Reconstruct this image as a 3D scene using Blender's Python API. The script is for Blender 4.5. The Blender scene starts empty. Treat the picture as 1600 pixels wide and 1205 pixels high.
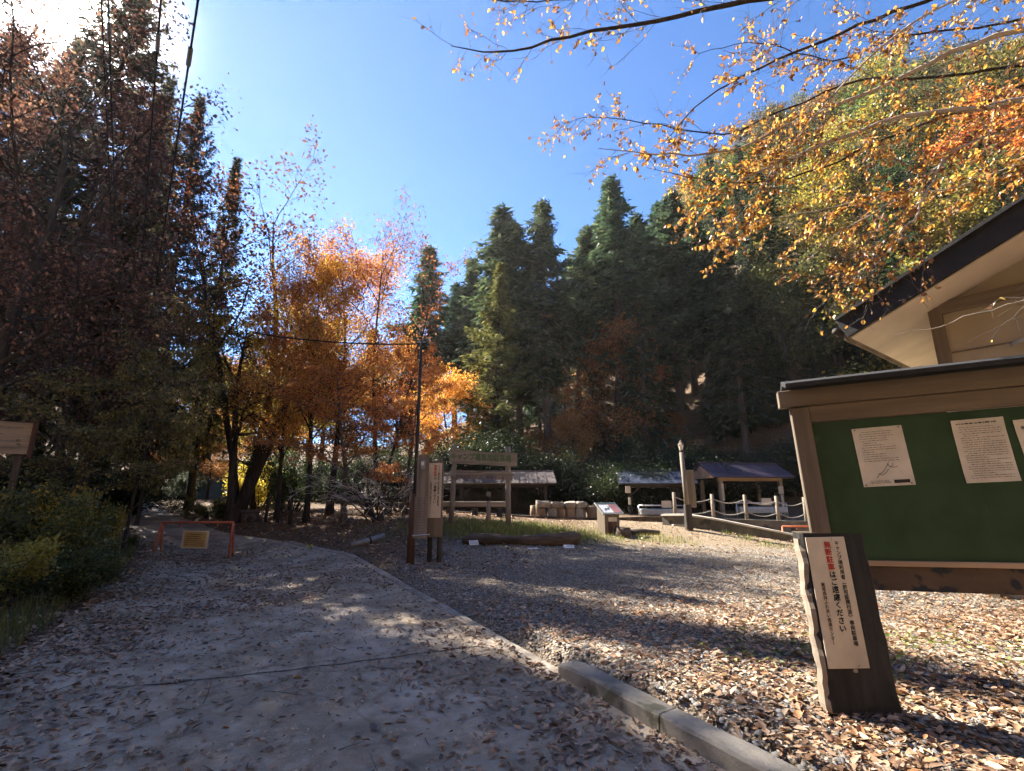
import bpy, math, random
import numpy as np
from mathutils import Vector, Matrix, Euler, Quaternion
R = math.radians
PI = math.pi
random.seed(7)
rng = np.random.default_rng(11)
sc = bpy.context.scene
COL = sc.collection

# ------------------------------------------------------------------ camera geometry (photo is 1600 x 1205, focal length 750 px)
F = 750.0; CH = 1.6
TH = math.atan(170.0 / F); CT, ST = math.cos(TH), math.sin(TH)
def ray(u, v):
    up = (602.5 - v) / F
    return ((u - 800.0) / F, CT - up * ST, ST + up * CT)
def P(u, v, t):
    r = ray(u, v)
    return Vector((r[0] * t, r[1] * t, CH + r[2] * t))
def sst(a, b, x):
    k = np.clip((np.asarray(x, float) - a) / (b - a), 0, 1)
    return k * k * (3 - 2 * k)

# ------------------------------------------------------------------ terrain
CP = np.array([
 (0,0,0),(0,-10,0),(-3,3,0),(2,2.5,0),(-1,6,0),(-4,9,0),(-6,11,0),(-8,13,0),(-5,6,0),(-2,-2,0),(3,-4,0),(-10,16,.22),(-14,19.5,.7),(-19.7,25.5,1.33),(-27,33,1.5),(-40,46,2),
 (-7.5,4.5,.25),(-9.2,7,.45),(-10.5,9.5,.7),(-12.5,12,1.0),(-7,1.5,.4),(-15,8,1.6),(-12,0,1),(-25,14,3),(-40,24,6),(-30,0,5),(-16,16,1.1),(-22,20,1.8),
 (-4.6,14,.35),(-5,17,.9),(-8,18,.65),(-2,15,.7),(-2.3,10.8,.12),(-1,13.2,.42),(0.5,12.0,.25),(1,14.5,.5),(-3,20,.9),(-6,22,1.05),(-10,24,1.2),(0,20,.7),(-14,32,1.3),(-5,34,1.5),
 (1,5,.03),(3,4,.04),(5,3,.06),(2,8,.08),(5,8,.08),(1,10,.12),(3.2,14,.28),(6.2,15.3,.38),(9,14.6,.1),(12,12,.05),(8,10,.05),(4,12,.2),(12,6,.1),(20,8,.1),(12,0,.1),(8,-8,.1),(25,16,1),
 (4,19,.62),(8,20.5,.6),(12,21,.6),(0,23,.7),(3,26,.8),(10,26,.8),(17,21,.7),(9.5,17,.12),(6.5,17.6,.55),(12,16,.1),(-60,60,3),(-80,0,8),(-60,-40,4),(0,-50,0),(60,-40,1),(60,20,3),(0,60,2),(40,60,3),(-30,80,3),(0,200,3),(-200,200,6),(200,200,5),(-200,-100,6),(200,-100,3)], float)
def _ker(d): return np.sqrt(d * d + 1.0)
_D = np.linalg.norm(CP[:, None, :2] - CP[None, :, :2], axis=2)
_A = np.block([[_ker(_D), np.ones((len(CP), 1))], [np.ones((1, len(CP))), np.zeros((1, 1))]])
_Wt = np.linalg.solve(_A, np.append(CP[:, 2], 0))
ROAD_R = np.array([(6.6,-6),(3.9,-1.36),(1.198,3.317),(.4,4.7),(-.876,7.1),(-2.47,9.87),(-3.9,12.1),(-6.4,14.4),(-10.4,17.4),(-14.6,21.0),(-19.4,26.2),(-26,33.4),(-38,45)], float)
ROAD_L = np.array([(1.0,-6),(-1.6,-.6),(-3.6,3.0),(-5.1,5.67),(-6.6,8.4),(-8.1,11.0),(-9.6,13.2),(-11.4,15.2),(-14.2,18.0),(-17.2,20.8),(-22.0,25.4),(-28,32),(-40.5,43.8)], float)
def side(poly, x, y):
    """signed distance to a polyline, positive on its right side walking away from the camera"""
    x = np.asarray(x, float); y = np.asarray(y, float)
    best = np.full(x.shape, 1e9); sg = np.zeros(x.shape)
    for a, b in zip(poly[:-1], poly[1:]):
        d = b - a; L2 = d @ d
        k = np.clip(((x - a[0]) * d[0] + (y - a[1]) * d[1]) / L2, 0, 1)
        dx = x - (a[0] + k * d[0]); dy = y - (a[1] + k * d[1])
        dist = np.hypot(dx, dy); s = np.sign(d[1] * dx - d[0] * dy)
        m = dist < best; best = np.where(m, dist, best); sg = np.where(m, s, sg)
    return best * sg
def hbase(x, y):
    x = np.asarray(x, float); y = np.asarray(y, float)
    sh = x.shape; x = x.ravel(); y = y.ravel(); out = np.empty(x.shape)
    for i in range(0, len(x), 20000):
        xx = x[i:i+20000]; yy = y[i:i+20000]
        d = np.sqrt((xx[:, None] - CP[None, :, 0])**2 + (yy[:, None] - CP[None, :, 1])**2)
        out[i:i+20000] = _ker(d) @ _Wt[:-1] + _Wt[-1]
    s = x * .447 + y * .894 - 28.5
    c = x * .894 - y * .447
    s = s + 3 * np.sin(c * .11) + 1.5 * np.sin(c * .31 + 1)
    rise = 1.15 * np.clip(np.where(s < 8, np.where(s < 0, 0, s * s / 16), s - 4), 0, 48)
    rise = rise * sst(-72, 25, c) * (1 + .05 * np.sin(c * .09 + s * .05))
    back = np.clip(-y - 12, 0, 45) * .95 * sst(150, 60, np.abs(x)) + np.clip(np.hypot(x, y) - 110, 0, 80) * .2 * (1 - sst(-72, 25, c))  # unseen slope behind the camera, raised to bounce warm light; then the far rim
    left = np.clip(-x - 16 - .55 * np.abs(y - 12), 0, 60) * .45
    return (out + rise + back + left).reshape(sh)
def h_road(x, y): return hbase(x, y) + .03
def h(x, y):
    """ground sheet (lower under the concrete road, raised behind the kerb)"""
    z = hbase(x, y)
    dr = side(ROAD_R, x, y); dl = side(ROAD_L, x, y)
    inside = sst(.25, -.05, dr - .12) * sst(-.25, .05, dl)
    z = z - .07 * inside
    z = z + .105 * sst(.12, .32, dr) * sst(7.2, 4.6, np.asarray(y, float))
    z = z + .035 * sst(.1, .4, dr) * sst(30, 14, np.asarray(y, float))
    return z
def h1(x, y): return float(h(np.array([x]), np.array([y]))[0])
def surf(x, y):
    dr = side(ROAD_R, x, y); dl = side(ROAD_L, x, y)
    return np.where((dr < .02) & (dl > -.02), h_road(x, y), h(x, y))
def spot(u, t):
    """the ground point in the photo's column u at depth t"""
    x = (u - 800.0) / F * t; z = 0.3
    for _ in range(12):
        y = (t - (z - CH) * ST) / CT
        z = h1(x, y)
    return Vector((x, y, z))
def zat(v, y):
    up = (602.5 - v) / F
    return CH + y * (ST + up * CT) / (CT - up * ST)
def spot_top(u, v, t):
    """foot and height of an upright tree of depth t whose TOP shows at (u, v)"""
    b = spot(u, t); zt_ = zat(v, b.y); x = (u - 800.0) / F * (b.y * CT + (zt_ - CH) * ST)
    z = h1(x, b.y); return Vector((x, b.y, z)), zt_ - z
def proj(p):
    t = p[1] * CT + (p[2] - CH) * ST
    return (800 + p[0] / t * F, 602.5 - ((p[2] - CH) * CT - p[1] * ST) / t * F, t)

# ------------------------------------------------------------------ mesh helpers
def arrays_mesh(name, verts, faces):
    """verts (n,3); faces: list of (m,k) int arrays"""
    me = bpy.data.meshes.new(name)
    verts = np.asarray(verts, np.float32)
    me.vertices.add(len(verts)); me.vertices.foreach_set('co', verts.ravel())
    faces = [np.asarray(f, np.int32) for f in faces if len(f)]
    nl = sum(f.size for f in faces); nf = sum(len(f) for f in faces)
    me.loops.add(nl); me.polygons.add(nf)
    me.loops.foreach_set('vertex_index', np.concatenate([f.ravel() for f in faces]))
    tot = np.concatenate([np.full(len(f), f.shape[1], np.int32) for f in faces])
    st = np.concatenate([[0], np.cumsum(tot)[:-1]]).astype(np.int32)
    me.polygons.foreach_set('loop_start', st)
    try: me.polygons.foreach_set('loop_total', tot)
    except Exception: pass
    me.update(calc_edges=True); me.validate()
    return me
def link(name, me, m, parent=None, smooth=False):
    o = bpy.data.objects.new(name, me); COL.objects.link(o)
    if m is not None and len(me.materials) == 0: me.materials.append(m)
    if parent is not None: o.parent = parent
    if smooth: me.polygons.foreach_set('use_smooth', np.ones(len(me.polygons), bool))
    return o
def tag(o, label=None, cat=None, group=None, kind=None):
    if label: o['label'] = label
    if cat: o['category'] = cat
    if group: o['group'] = group
    if kind: o['kind'] = kind
    return o
def thing(name, label, cat, loc=(0,0,0), rotz=0.0, group=None):
    o = bpy.data.objects.new(name, None); COL.objects.link(o)
    o.empty_display_size = .2
    o.location = loc; o.rotation_euler = (0, 0, rotz)
    return tag(o, label, cat, group)
class MB:
    def __init__(s): s.v = []; s.f = []
    def add(s, vs, fs, M=None):
        b = len(s.v)
        for p in vs:
            p = Vector(p)
            s.v.append(tuple(M @ p) if M is not None else tuple(p))
        s.f += [tuple(i + b for i in f) for f in fs]
        return s
    def box(s, c, d, M=None, rot=None, taper=1.0, jit=0.0, bev=0.0):
        """centre c, full sizes d; bevelled edges along all sides when bev > 0"""
        hx, hy, hz = d[0]/2, d[1]/2, d[2]/2
        T = Matrix.Translation(c)
        if rot is not None: T = T @ Euler(rot).to_matrix().to_4x4()
        if M is not None: T = M @ T
        b = min(bev, .45 * min(d))
        if b <= 0:
            vs = [(sx*hx*(taper if sz > 0 else 1), sy*hy*(taper if sz > 0 else 1), sz*hz) for sz in (-1,1) for sy in (-1,1) for sx in (-1,1)]
            vs = [tuple(q + random.uniform(-jit, jit) for q in p) for p in vs]
            return s.add(vs, [(0,2,3,1),(4,5,7,6),(0,1,5,4),(2,6,7,3),(0,4,6,2),(1,3,7,5)], T)
        ring = [(-hx+b,-hy),(hx-b,-hy),(hx,-hy+b),(hx,hy-b),(hx-b,hy),(-hx+b,hy),(-hx,hy-b),(-hx,-hy+b)]
        def sc_(q, k): return (q[0]*(hx-k)/hx, q[1]*(hy-k)/hy)
        vs = []
        for z, k, tp in ((-hz, b, 1), (-hz+b, 0, 1), (hz-b, 0, taper), (hz, b, taper)):
            for q in ring:
                a = sc_(q, k); vs.append((a[0]*tp + random.uniform(-jit,jit), a[1]*tp + random.uniform(-jit,jit), z + random.uniform(-jit,jit)))
        fs = [tuple(range(7,-1,-1)), tuple(range(24,32))]
        for r in range(3):
            for i in range(8):
                j = (i+1) % 8; fs.append((r*8+i, r*8+j, r*8+8+j, r*8+8+i))
        return s.add(vs, fs, T)
    def tube(s, pts, rad, n=8, M=None, cap=True, wob=0.0):
        pts = [Vector(p) for p in pts]
        if not hasattr(rad, '__len__'): rad = [rad] * len(pts)
        vs = []; fs = []
        up = None
        for i, p in enumerate(pts):
            d = (pts[min(i+1, len(pts)-1)] - pts[max(i-1, 0)]).normalized()
            if up is None:
                up = Vector((0,0,1)) if abs(d.z) < .9 else Vector((1,0,0))
            a = d.cross(up)
            if a.length < 1e-5: a = d.orthogonal()
            a.normalize(); b = a.cross(d).normalized(); up = b
            for k in range(n):
                g = 2*PI*k/n; rr = rad[i] * (1 + random.uniform(-wob, wob))
                vs.append(p + a*math.cos(g)*rr + b*math.sin(g)*rr)
        for i in range(len(pts)-1):
            for k in range(n):
                fs.append((i*n+k, i*n+(k+1)%n, (i+1)*n+(k+1)%n, (i+1)*n+k))
        if cap: fs += [tuple(range(n-1,-1,-1)), tuple((len(pts)-1)*n+k for k in range(n))]
        return s.add(vs, fs, M)
    def prism(s, poly, z0, z1, M=None):
        n = len(poly)
        vs = [(p[0],p[1],z0) for p in poly] + [(p[0],p[1],z1) for p in poly]
        fs = [tuple(range(n-1,-1,-1)), tuple(range(n,2*n))] + [(i,(i+1)%n,n+(i+1)%n,n+i) for i in range(n)]
        return s.add(vs, fs, M)
    def build(s, name, m, parent=None, smooth=False):
        me = bpy.data.meshes.new(name); me.from_pydata(s.v, [], s.f); me.update()
        return link(name, me, m, parent, smooth)

# ------------------------------------------------------------------ materials
def nmat(name):
    m = bpy.data.materials.new(name); m.use_nodes = True
    nt = m.node_tree; nt.nodes.clear()
    return m, nt
def nd(nt, t, **kw):
    n = nt.nodes.new(t)
    for k, v in kw.items():
        if k[:2] == 'i_': n.inputs[k[2:].replace('_', ' ')].default_value = v
        else: setattr(n, k, v)
    return n
def ramp(nt, fac, stops):
    r = nt.nodes.new('ShaderNodeValToRGB'); e = r.color_ramp.elements
    while len(e) < len(stops): e.new(.5)
    for i, (p, c) in enumerate(stops):
        e[i].position = p; e[i].color = (*c, 1) if len(c) == 3 else c
    nt.links.new(fac, r.inputs['Fac']); return r
def mixc(nt, fac, a, b, mode='MIX'):
    n = nt.nodes.new('ShaderNodeMix'); n.data_type = 'RGBA'; n.blend_type = mode
    for s, val in ((n.inputs['Factor'], fac), (n.inputs[6], a), (n.inputs[7], b)):
        if hasattr(val, 'node'): nt.links.new(val, s)
        elif hasattr(val, '__len__'): s.default_value = (*val, 1) if len(val) == 3 else val
        else: s.default_value = val
    return n.outputs[2]
def surfmat(name, stops, scale=6.0, stretch=(1,1,1), rough=.85, bump=.3, bscale=None, detail=6, stain=None, metal=0.0, spec=.3, seed=0.0, bdist=.01):
    """two-scale noise colour with bump: plaster, concrete, wood (stretched), metal"""
    m, nt = nmat(name); L = nt.links.new
    tc = nd(nt, 'ShaderNodeTexCoord'); mp = nd(nt, 'ShaderNodeMapping')
    mp.inputs['Scale'].default_value = stretch; mp.inputs['Location'].default_value = (seed, seed*.7, seed*1.3)
    L(tc.outputs['Object'], mp.inputs['Vector'])
    n1 = nd(nt, 'ShaderNodeTexNoise', i_Scale=scale, i_Detail=detail, i_Roughness=.62); L(mp.outputs[0], n1.inputs['Vector'])
    r = ramp(nt, n1.outputs['Fac'], stops)
    c = r.outputs[0]
    n2 = nd(nt, 'ShaderNodeTexNoise', i_Scale=scale*.23, i_Detail=3.0); L(mp.outputs[0], n2.inputs['Vector'])
    v = ramp(nt, n2.outputs['Fac'], [(.3, (.68,.68,.68)), (.7, (1.12,1.1,1.08))])
    c = mixc(nt, 1.0, c, v.outputs[0], 'MULTIPLY')
    if stain:
        n3 = nd(nt, 'ShaderNodeTexNoise', i_Scale=stain[1], i_Detail=5.0); L(tc.outputs['Object'], n3.inputs['Vector'])
        f = ramp(nt, n3.outputs['Fac'], [(stain[2], (0,0,0)), (stain[2]+.06, (1,1,1))])
        c = mixc(nt, f.outputs[0], c, stain[0])
    b = nd(nt, 'ShaderNodeBsdfPrincipled'); b.inputs['Roughness'].default_value = rough
    b.inputs['Metallic'].default_value = metal; b.inputs['Specular IOR Level'].default_value = spec
    L(c, b.inputs['Base Color'])
    if bump:
        n4 = nd(nt, 'ShaderNodeTexNoise', i_Scale=bscale or scale*3, i_Detail=5.0); L(mp.outputs[0], n4.inputs['Vector'])
        bp = nd(nt, 'ShaderNodeBump'); bp.inputs['Strength'].default_value = bump; bp.inputs['Distance'].default_value = bdist
        L(n4.outputs['Fac'], bp.inputs['Height']); L(bp.outputs[0], b.inputs['Normal'])
    o = nd(nt, 'ShaderNodeOutputMaterial'); L(b.outputs[0], o.inputs[0])
    return m
def leafmat(name, stops, trans=.45, gloss=.05, tint=True):
    m, nt = nmat(name); L = nt.links.new
    g = nd(nt, 'ShaderNodeNewGeometry')
    r = ramp(nt, g.outputs['Random Per Island'], stops)
    c = r.outputs[0]
    if tint:
        oi = nd(nt, 'ShaderNodeObjectInfo'); c = mixc(nt, 1.0, c, oi.outputs['Color'], 'MULTIPLY')
    d = nd(nt, 'ShaderNodeBsdfDiffuse'); t = nd(nt, 'ShaderNodeBsdfTranslucent'); L(c, d.inputs[0])
    hs = nd(nt, 'ShaderNodeHueSaturation'); hs.inputs['Saturation'].default_value = 1.02; hs.inputs['Value'].default_value = 1.35
    L(c, hs.inputs['Color']); L(hs.outputs[0], t.inputs[0])
    mx = nd(nt, 'ShaderNodeMixShader'); mx.inputs[0].default_value = trans; L(d.outputs[0], mx.inputs[1]); L(t.outputs[0], mx.inputs[2])
    gl = nd(nt, 'ShaderNodeBsdfGlossy'); gl.inputs['Roughness'].default_value = .45; gl.inputs[0].default_value = (.9,.9,.9,1)
    m2 = nd(nt, 'ShaderNodeMixShader'); m2.inputs[0].default_value = gloss; L(mx.outputs[0], m2.inputs[1]); L(gl.outputs[0], m2.inputs[2])
    o = nd(nt, 'ShaderNodeOutputMaterial'); L(m2.outputs[0], o.inputs[0])
    return m

M = {}
M['wood_grey'] = surfmat('weathered_wood', [(.25,(.10,.085,.07)),(.5,(.24,.20,.16)),(.75,(.36,.31,.25))], 9, (1,1,.08), .85, .5)
M['wood_greyh'] = surfmat('weathered_board', [(.25,(.13,.11,.085)),(.5,(.27,.22,.16)),(.75,(.40,.33,.25))], 9, (.08,1,1), .85, .5)
M['wood_dark'] = surfmat('dark_wood', [(.25,(.02,.017,.014)),(.5,(.045,.037,.03)),(.8,(.09,.07,.055))], 9, (1,1,.1), .8, .5)
M['wood_darkh'] = surfmat('dark_beam_wood', [(.25,(.02,.017,.014)),(.5,(.045,.037,.03)),(.8,(.09,.07,.055))], 9, (.1,1,1), .8, .5)
M['wood_brown'] = surfmat('brown_wood', [(.25,(.10,.076,.053)),(.5,(.165,.128,.09)),(.8,(.25,.195,.14))], 8, (1,1,.07), .8, .4)
M['wood_brownh'] = surfmat('brown_beam_wood', [(.25,(.10,.076,.053)),(.5,(.165,.128,.09)),(.8,(.25,.195,.14))], 8, (.07,1,1), .8, .4)
M['wood_red'] = surfmat('reddish_pole_wood', [(.25,(.05,.025,.018)),(.5,(.10,.05,.032)),(.8,(.17,.095,.06))], 8, (1,1,.07), .8, .4)
M['wood_tan'] = surfmat('tan_wood', [(.25,(.30,.19,.11)),(.5,(.45,.30,.18)),(.8,(.55,.40,.26))], 7, (.1,1,1), .75, .3)
M['wood_pale'] = surfmat('pale_post_wood', [(.25,(.18,.145,.105)),(.5,(.29,.235,.175)),(.8,(.39,.325,.25))], 8, (1,1,.08), .8, .4)
M['slab'] = surfmat('sign_slab_wood', [(.22,(.012,.012,.011)),(.5,(.028,.027,.024)),(.8,(.062,.058,.050))], 7, (1,1,.1), .85, .8, stain=((.028,.026,.022),5,.56), bdist=.02)
M['bark'] = surfmat('bark_brown', [(.25,(.018,.014,.011)),(.5,(.045,.035,.027)),(.8,(.09,.072,.056))], 10, (1,1,.15), .9, .9, bdist=.03)
M['bark_sunlit'] = surfmat('bark_sunlit', [(.25,(.22,.19,.16)),(.5,(.40,.36,.31)),(.8,(.55,.50,.44))], 8, (1,1,1), .75, .4)
M['bark_grey'] = surfmat('bark_grey', [(.25,(.05,.042,.036)),(.5,(.12,.10,.085)),(.8,(.22,.19,.16))], 9, (1,1,.15), .9, .8, bdist=.03)
M['log'] = surfmat('old_log', [(.25,(.03,.022,.017)),(.5,(.09,.065,.048)),(.8,(.19,.14,.10))], 9, (.15,1,1), .9, 1.0, bdist=.03)
M['cutwood'] = surfmat('cut_log_wood', [(.25,(.13,.085,.055)),(.5,(.25,.17,.11)),(.8,(.38,.28,.19))], 7, (1,1,.2), .85, .6)
M['stone'] = surfmat('block_stone', [(.25,(.14,.12,.10)),(.5,(.27,.235,.19)),(.8,(.40,.35,.29))], 6, (1,1,1), .9, .7)
M['concrete'] = surfmat('kerb_concrete', [(.25,(.13,.118,.098)),(.5,(.235,.21,.175)),(.8,(.33,.30,.25))], 5, (1,1,1), .9, .8, stain=((.09,.085,.06),3.5,.60), bscale=60, bdist=.006)
M['lip'] = surfmat('worn_road_edge_concrete', [(.25,(.17,.15,.12)),(.5,(.29,.25,.20)),(.8,(.40,.35,.28))], 7, (1,1,1), .9, .6, bscale=60, bdist=.006)
M['wallcon'] = surfmat('retaining_wall_concrete', [(.25,(.06,.055,.048)),(.5,(.12,.108,.09)),(.8,(.21,.19,.155))], 3, (1,1,.6), .9, .6, stain=((.045,.045,.04),2.2,.58))
M['coping'] = surfmat('pale_coping', [(.25,(.42,.39,.33)),(.5,(.54,.5,.43)),(.8,(.62,.58,.5))], 6, (1,1,1), .8, .3)
M['orange'] = surfmat('orange_paint', [(.3,(.34,.075,.03)),(.55,(.50,.12,.045)),(.8,(.58,.17,.075))], 12, (1,1,1), .55, .2, stain=((.16,.07,.045),14,.66))
M['green'] = surfmat('green_panel_paint', [(.3,(.018,.044,.016)),(.5,(.026,.058,.023)),(.75,(.038,.076,.034))], 3, (1,1,1), .5, .12, bscale=40, bdist=.002, spec=.18, stain=((.035,.065,.030),4.5,.66))
M['cream'] = surfmat('cream_sign_plate', [(.3,(.56,.48,.36)),(.55,(.66,.57,.43)),(.8,(.71,.63,.50))], 4, (1,1,1), .6, .05)
M['paper'] = surfmat('pinned_paper', [(.3,(.56,.50,.40)),(.55,(.64,.58,.47)),(.8,(.68,.62,.52))], 5, (1,1,1), .7, .25, bscale=9)
M['white'] = surfmat('white_card', [(.3,(.66,.66,.66)),(.7,(.78,.78,.78))], 4, (1,1,1), .5, .05)
M['ink'] = surfmat('black_ink', [(.3,(.012,.012,.013)),(.7,(.02,.02,.022))], 5, (1,1,1), .6, 0)
M['inkgrey'] = surfmat('grey_ink', [(.3,(.10,.09,.08)),(.7,(.20,.18,.15))], 30, (1,1,1), .6, 0)
M['inkred'] = surfmat('red_ink', [(.3,(.42,.03,.025)),(.7,(.52,.05,.04))], 5, (1,1,1), .6, 0)
M['inkbrown'] = surfmat('brown_ink', [(.3,(.06,.03,.025)),(.7,(.09,.045,.035))], 5, (1,1,1), .6, 0)
M['inkgreen'] = surfmat('green_lettering_paint', [(.3,(.075,.12,.05)),(.7,(.12,.18,.075))], 20, (1,1,1), .7, 0, stain=((.24,.2,.15),26,.60))
M['inkpurple'] = surfmat('purple_grey_lettering', [(.3,(.09,.07,.085)),(.7,(.13,.10,.12))], 20, (1,1,1), .7, 0)
M['roof_dark'] = surfmat('dark_roof_felt', [(.3,(.014,.014,.015)),(.7,(.03,.03,.031))], 8, (1,1,1), .8, .3)
M['roof_metal'] = surfmat('brown_metal_roof', [(.3,(.10,.085,.08)),(.55,(.16,.135,.13)),(.8,(.22,.19,.18))], 3, (1,1,1), .42, .1, metal=.35)
M['roof_blue'] = surfmat('blue_grey_roof', [(.3,(.035,.045,.075)),(.55,(.055,.065,.10)),(.8,(.08,.09,.13))], 3, (1,1,1), .5, .1, metal=.2)
M['roof_purple'] = surfmat('purple_metal_roof', [(.3,(.070,.052,.074)),(.55,(.10,.075,.104)),(.8,(.14,.11,.14))], 3, (1,1,1), .45, .1, metal=.2)
M['plaster'] = surfmat('beige_plaster', [(.3,(.37,.31,.21)),(.55,(.42,.355,.245)),(.8,(.47,.40,.29))], 2, (1,1,.5), .9, .3, bscale=50, bdist=.003)
M['soffit'] = surfmat('pale_soffit_board', [(.3,(.52,.44,.36)),(.55,(.57,.49,.40)),(.8,(.60,.52,.43))], 2, (1,1,1), .8, .1)
M['kick'] = surfmat('peeling_brown_board', [(.3,(.065,.044,.028)),(.55,(.105,.070,.044)),(.8,(.15,.10,.062))], 6, (.3,1,1), .8, .4, stain=((.022,.025,.028),6.5,.53))
M['steel'] = surfmat('galvanised_steel', [(.3,(.45,.45,.44)),(.7,(.62,.62,.60))], 10, (1,1,1), .4, .1, metal=.7)
M['greymetal'] = surfmat('grey_metal_box', [(.3,(.20,.20,.19)),(.7,(.30,.29,.27))], 8, (1,1,1), .5, .1, metal=.3)
M['black'] = surfmat('black_rubber', [(.3,(.012,.012,.013)),(.7,(.02,.02,.02))], 8, (1,1,1), .6, 0)
M['rope'] = surfmat('pale_rope', [(.3,(.36,.33,.27)),(.7,(.5,.46,.39))], 60, (1,1,1), .9, .4)
M['lampglass'] = surfmat('lamp_glass', [(.3,(.62,.58,.45)),(.7,(.75,.71,.58))], 8, (1,1,1), .25, 0)
M['bench_white'] = surfmat('off_white_sink', [(.3,(.34,.36,.36)),(.7,(.46,.48,.48))], 5, (1,1,1), .5, .1)
M['amber'] = surfmat('amber_board', [(.3,(.45,.28,.09)),(.7,(.58,.38,.14))], 5, (1,1,1), .6, .05)
M['mapred'] = surfmat('faded_red_print', [(.3,(.30,.13,.13)),(.7,(.40,.19,.18))], 12, (1,1,1), .5, 0)
M['dull_teal'] = surfmat('teal_sheet', [(.3,(.035,.075,.085)),(.7,(.055,.105,.115))], 2, (1,1,1), .7, .2)
M['twig'] = surfmat('twig_brown', [(.3,(.05,.04,.034)),(.7,(.14,.115,.095))], 14, (1,1,1), .8, .2)
M['twig_pale'] = surfmat('twig_pale', [(.3,(.42,.38,.34)),(.7,(.62,.58,.52))], 14, (1,1,1), .6, .2)
# foliage
M['lf_conifer'] = leafmat('cedar_needles', [(0,(.018,.028,.016)),(.5,(.040,.053,.028)),(.85,(.075,.086,.042)),(1,(.13,.12,.06))], .35, .03)
M['lf_hinoki'] = leafmat('cypress_sprays', [(0,(.022,.032,.018)),(.5,(.05,.056,.03)),(.85,(.085,.08,.05)),(1,(.16,.13,.09))], .42, .03)
M['lf_russet'] = leafmat('russet_leaves', [(0,(.05,.03,.026)),(.45,(.11,.06,.045)),(.8,(.19,.11,.07)),(1,(.28,.19,.11))], .38, .03)
M['lf_orange'] = leafmat('orange_leaves', [(0,(.18,.06,.03)),(.25,(.40,.15,.05)),(.55,(.58,.28,.08)),(.85,(.64,.38,.10)),(1,(.50,.38,.14))], .48, .03)
M['lf_redbrown'] = leafmat('red_brown_leaves', [(0,(.07,.022,.016)),(.4,(.15,.05,.028)),(.8,(.26,.11,.045)),(1,(.34,.18,.07))], .28, .03)
M['lf_yellow'] = leafmat('yellow_leaves', [(0,(.26,.16,.03)),(.4,(.50,.33,.05)),(.8,(.64,.46,.08)),(1,(.45,.42,.10))], .5, .04)
M['lf_gold'] = leafmat('golden_brown_leaves', [(0,(.11,.05,.025)),(.3,(.26,.12,.04)),(.6,(.45,.23,.045)),(.85,(.58,.36,.07)),(1,(.62,.47,.13))], .5, .05)
M['lf_olive'] = leafmat('olive_leaves', [(0,(.06,.065,.02)),(.5,(.12,.12,.04)),(.85,(.20,.18,.06)),(1,(.30,.24,.09))], .45, .03)
M['lf_green'] = leafmat('evergreen_leaves', [(0,(.018,.035,.015)),(.5,(.04,.065,.025)),(.85,(.075,.10,.035)),(1,(.13,.14,.05))], .35, .03)
M['lf_grass'] = leafmat('grass_blades', [(0,(.08,.10,.025)),(.4,(.15,.18,.045)),(.75,(.25,.26,.08)),(1,(.40,.33,.16))], .45, .03)
M['lf_fallen'] = leafmat('fallen_leaf_litter', [(0,(.10,.052,.028)),(.25,(.21,.115,.062)),(.5,(.34,.20,.112)),(.75,(.46,.30,.18)),(.9,(.55,.40,.27)),(1,(.46,.20,.07))], .12, .05, tint=False)
M['lf_fallen_road'] = leafmat('fallen_leaf_road', [(0,(.09,.052,.032)),(.3,(.17,.10,.062)),(.6,(.28,.175,.11)),(.9,(.42,.29,.19)),(1,(.36,.17,.07))], .1, .05, tint=False)

# ------------------------------------------------------------------ vegetation generators
class Tubes:
    def __init__(s): s.v = []; s.f = []; s.n = 0
    def add(s, pts, rad, sides=5):
        pts = np.asarray(pts, float); m = len(pts)
        rad = np.asarray(rad, float) if hasattr(rad, '__len__') else np.full(m, rad)
        d = np.gradient(pts, axis=0); d /= np.linalg.norm(d, axis=1)[:, None] + 1e-9
        ref = np.array([0,0,1.0]) if abs(d[0,2]) < .85 else np.array([1.0,0,0])
        a = np.cross(d, ref); a /= np.linalg.norm(a, axis=1)[:, None] + 1e-9
        b = np.cross(a, d)
        g = np.arange(sides) * 2*PI/sides
        ring = pts[:,None,:] + rad[:,None,None]*(a[:,None,:]*np.cos(g)[None,:,None] + b[:,None,:]*np.sin(g)[None,:,None])
        s.v.append(ring.reshape(-1,3))
        i = np.arange(m-1)[:,None]*sides; k = np.arange(sides)[None,:]; k2 = (k+1) % sides
        q = np.stack([i+k, i+k2, i+sides+k2, i+sides+k], -1).reshape(-1,4) + s.n
        s.f.append(q); s.n += m*sides
    def mesh(s, name):
        me = arrays_mesh(name, np.concatenate(s.v), [np.concatenate(s.f)])
        me.polygons.foreach_set('use_smooth', np.ones(len(me.polygons), bool)); return me
def unit(a): return a / (np.linalg.norm(a, axis=-1, keepdims=True) + 1e-9)
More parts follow.
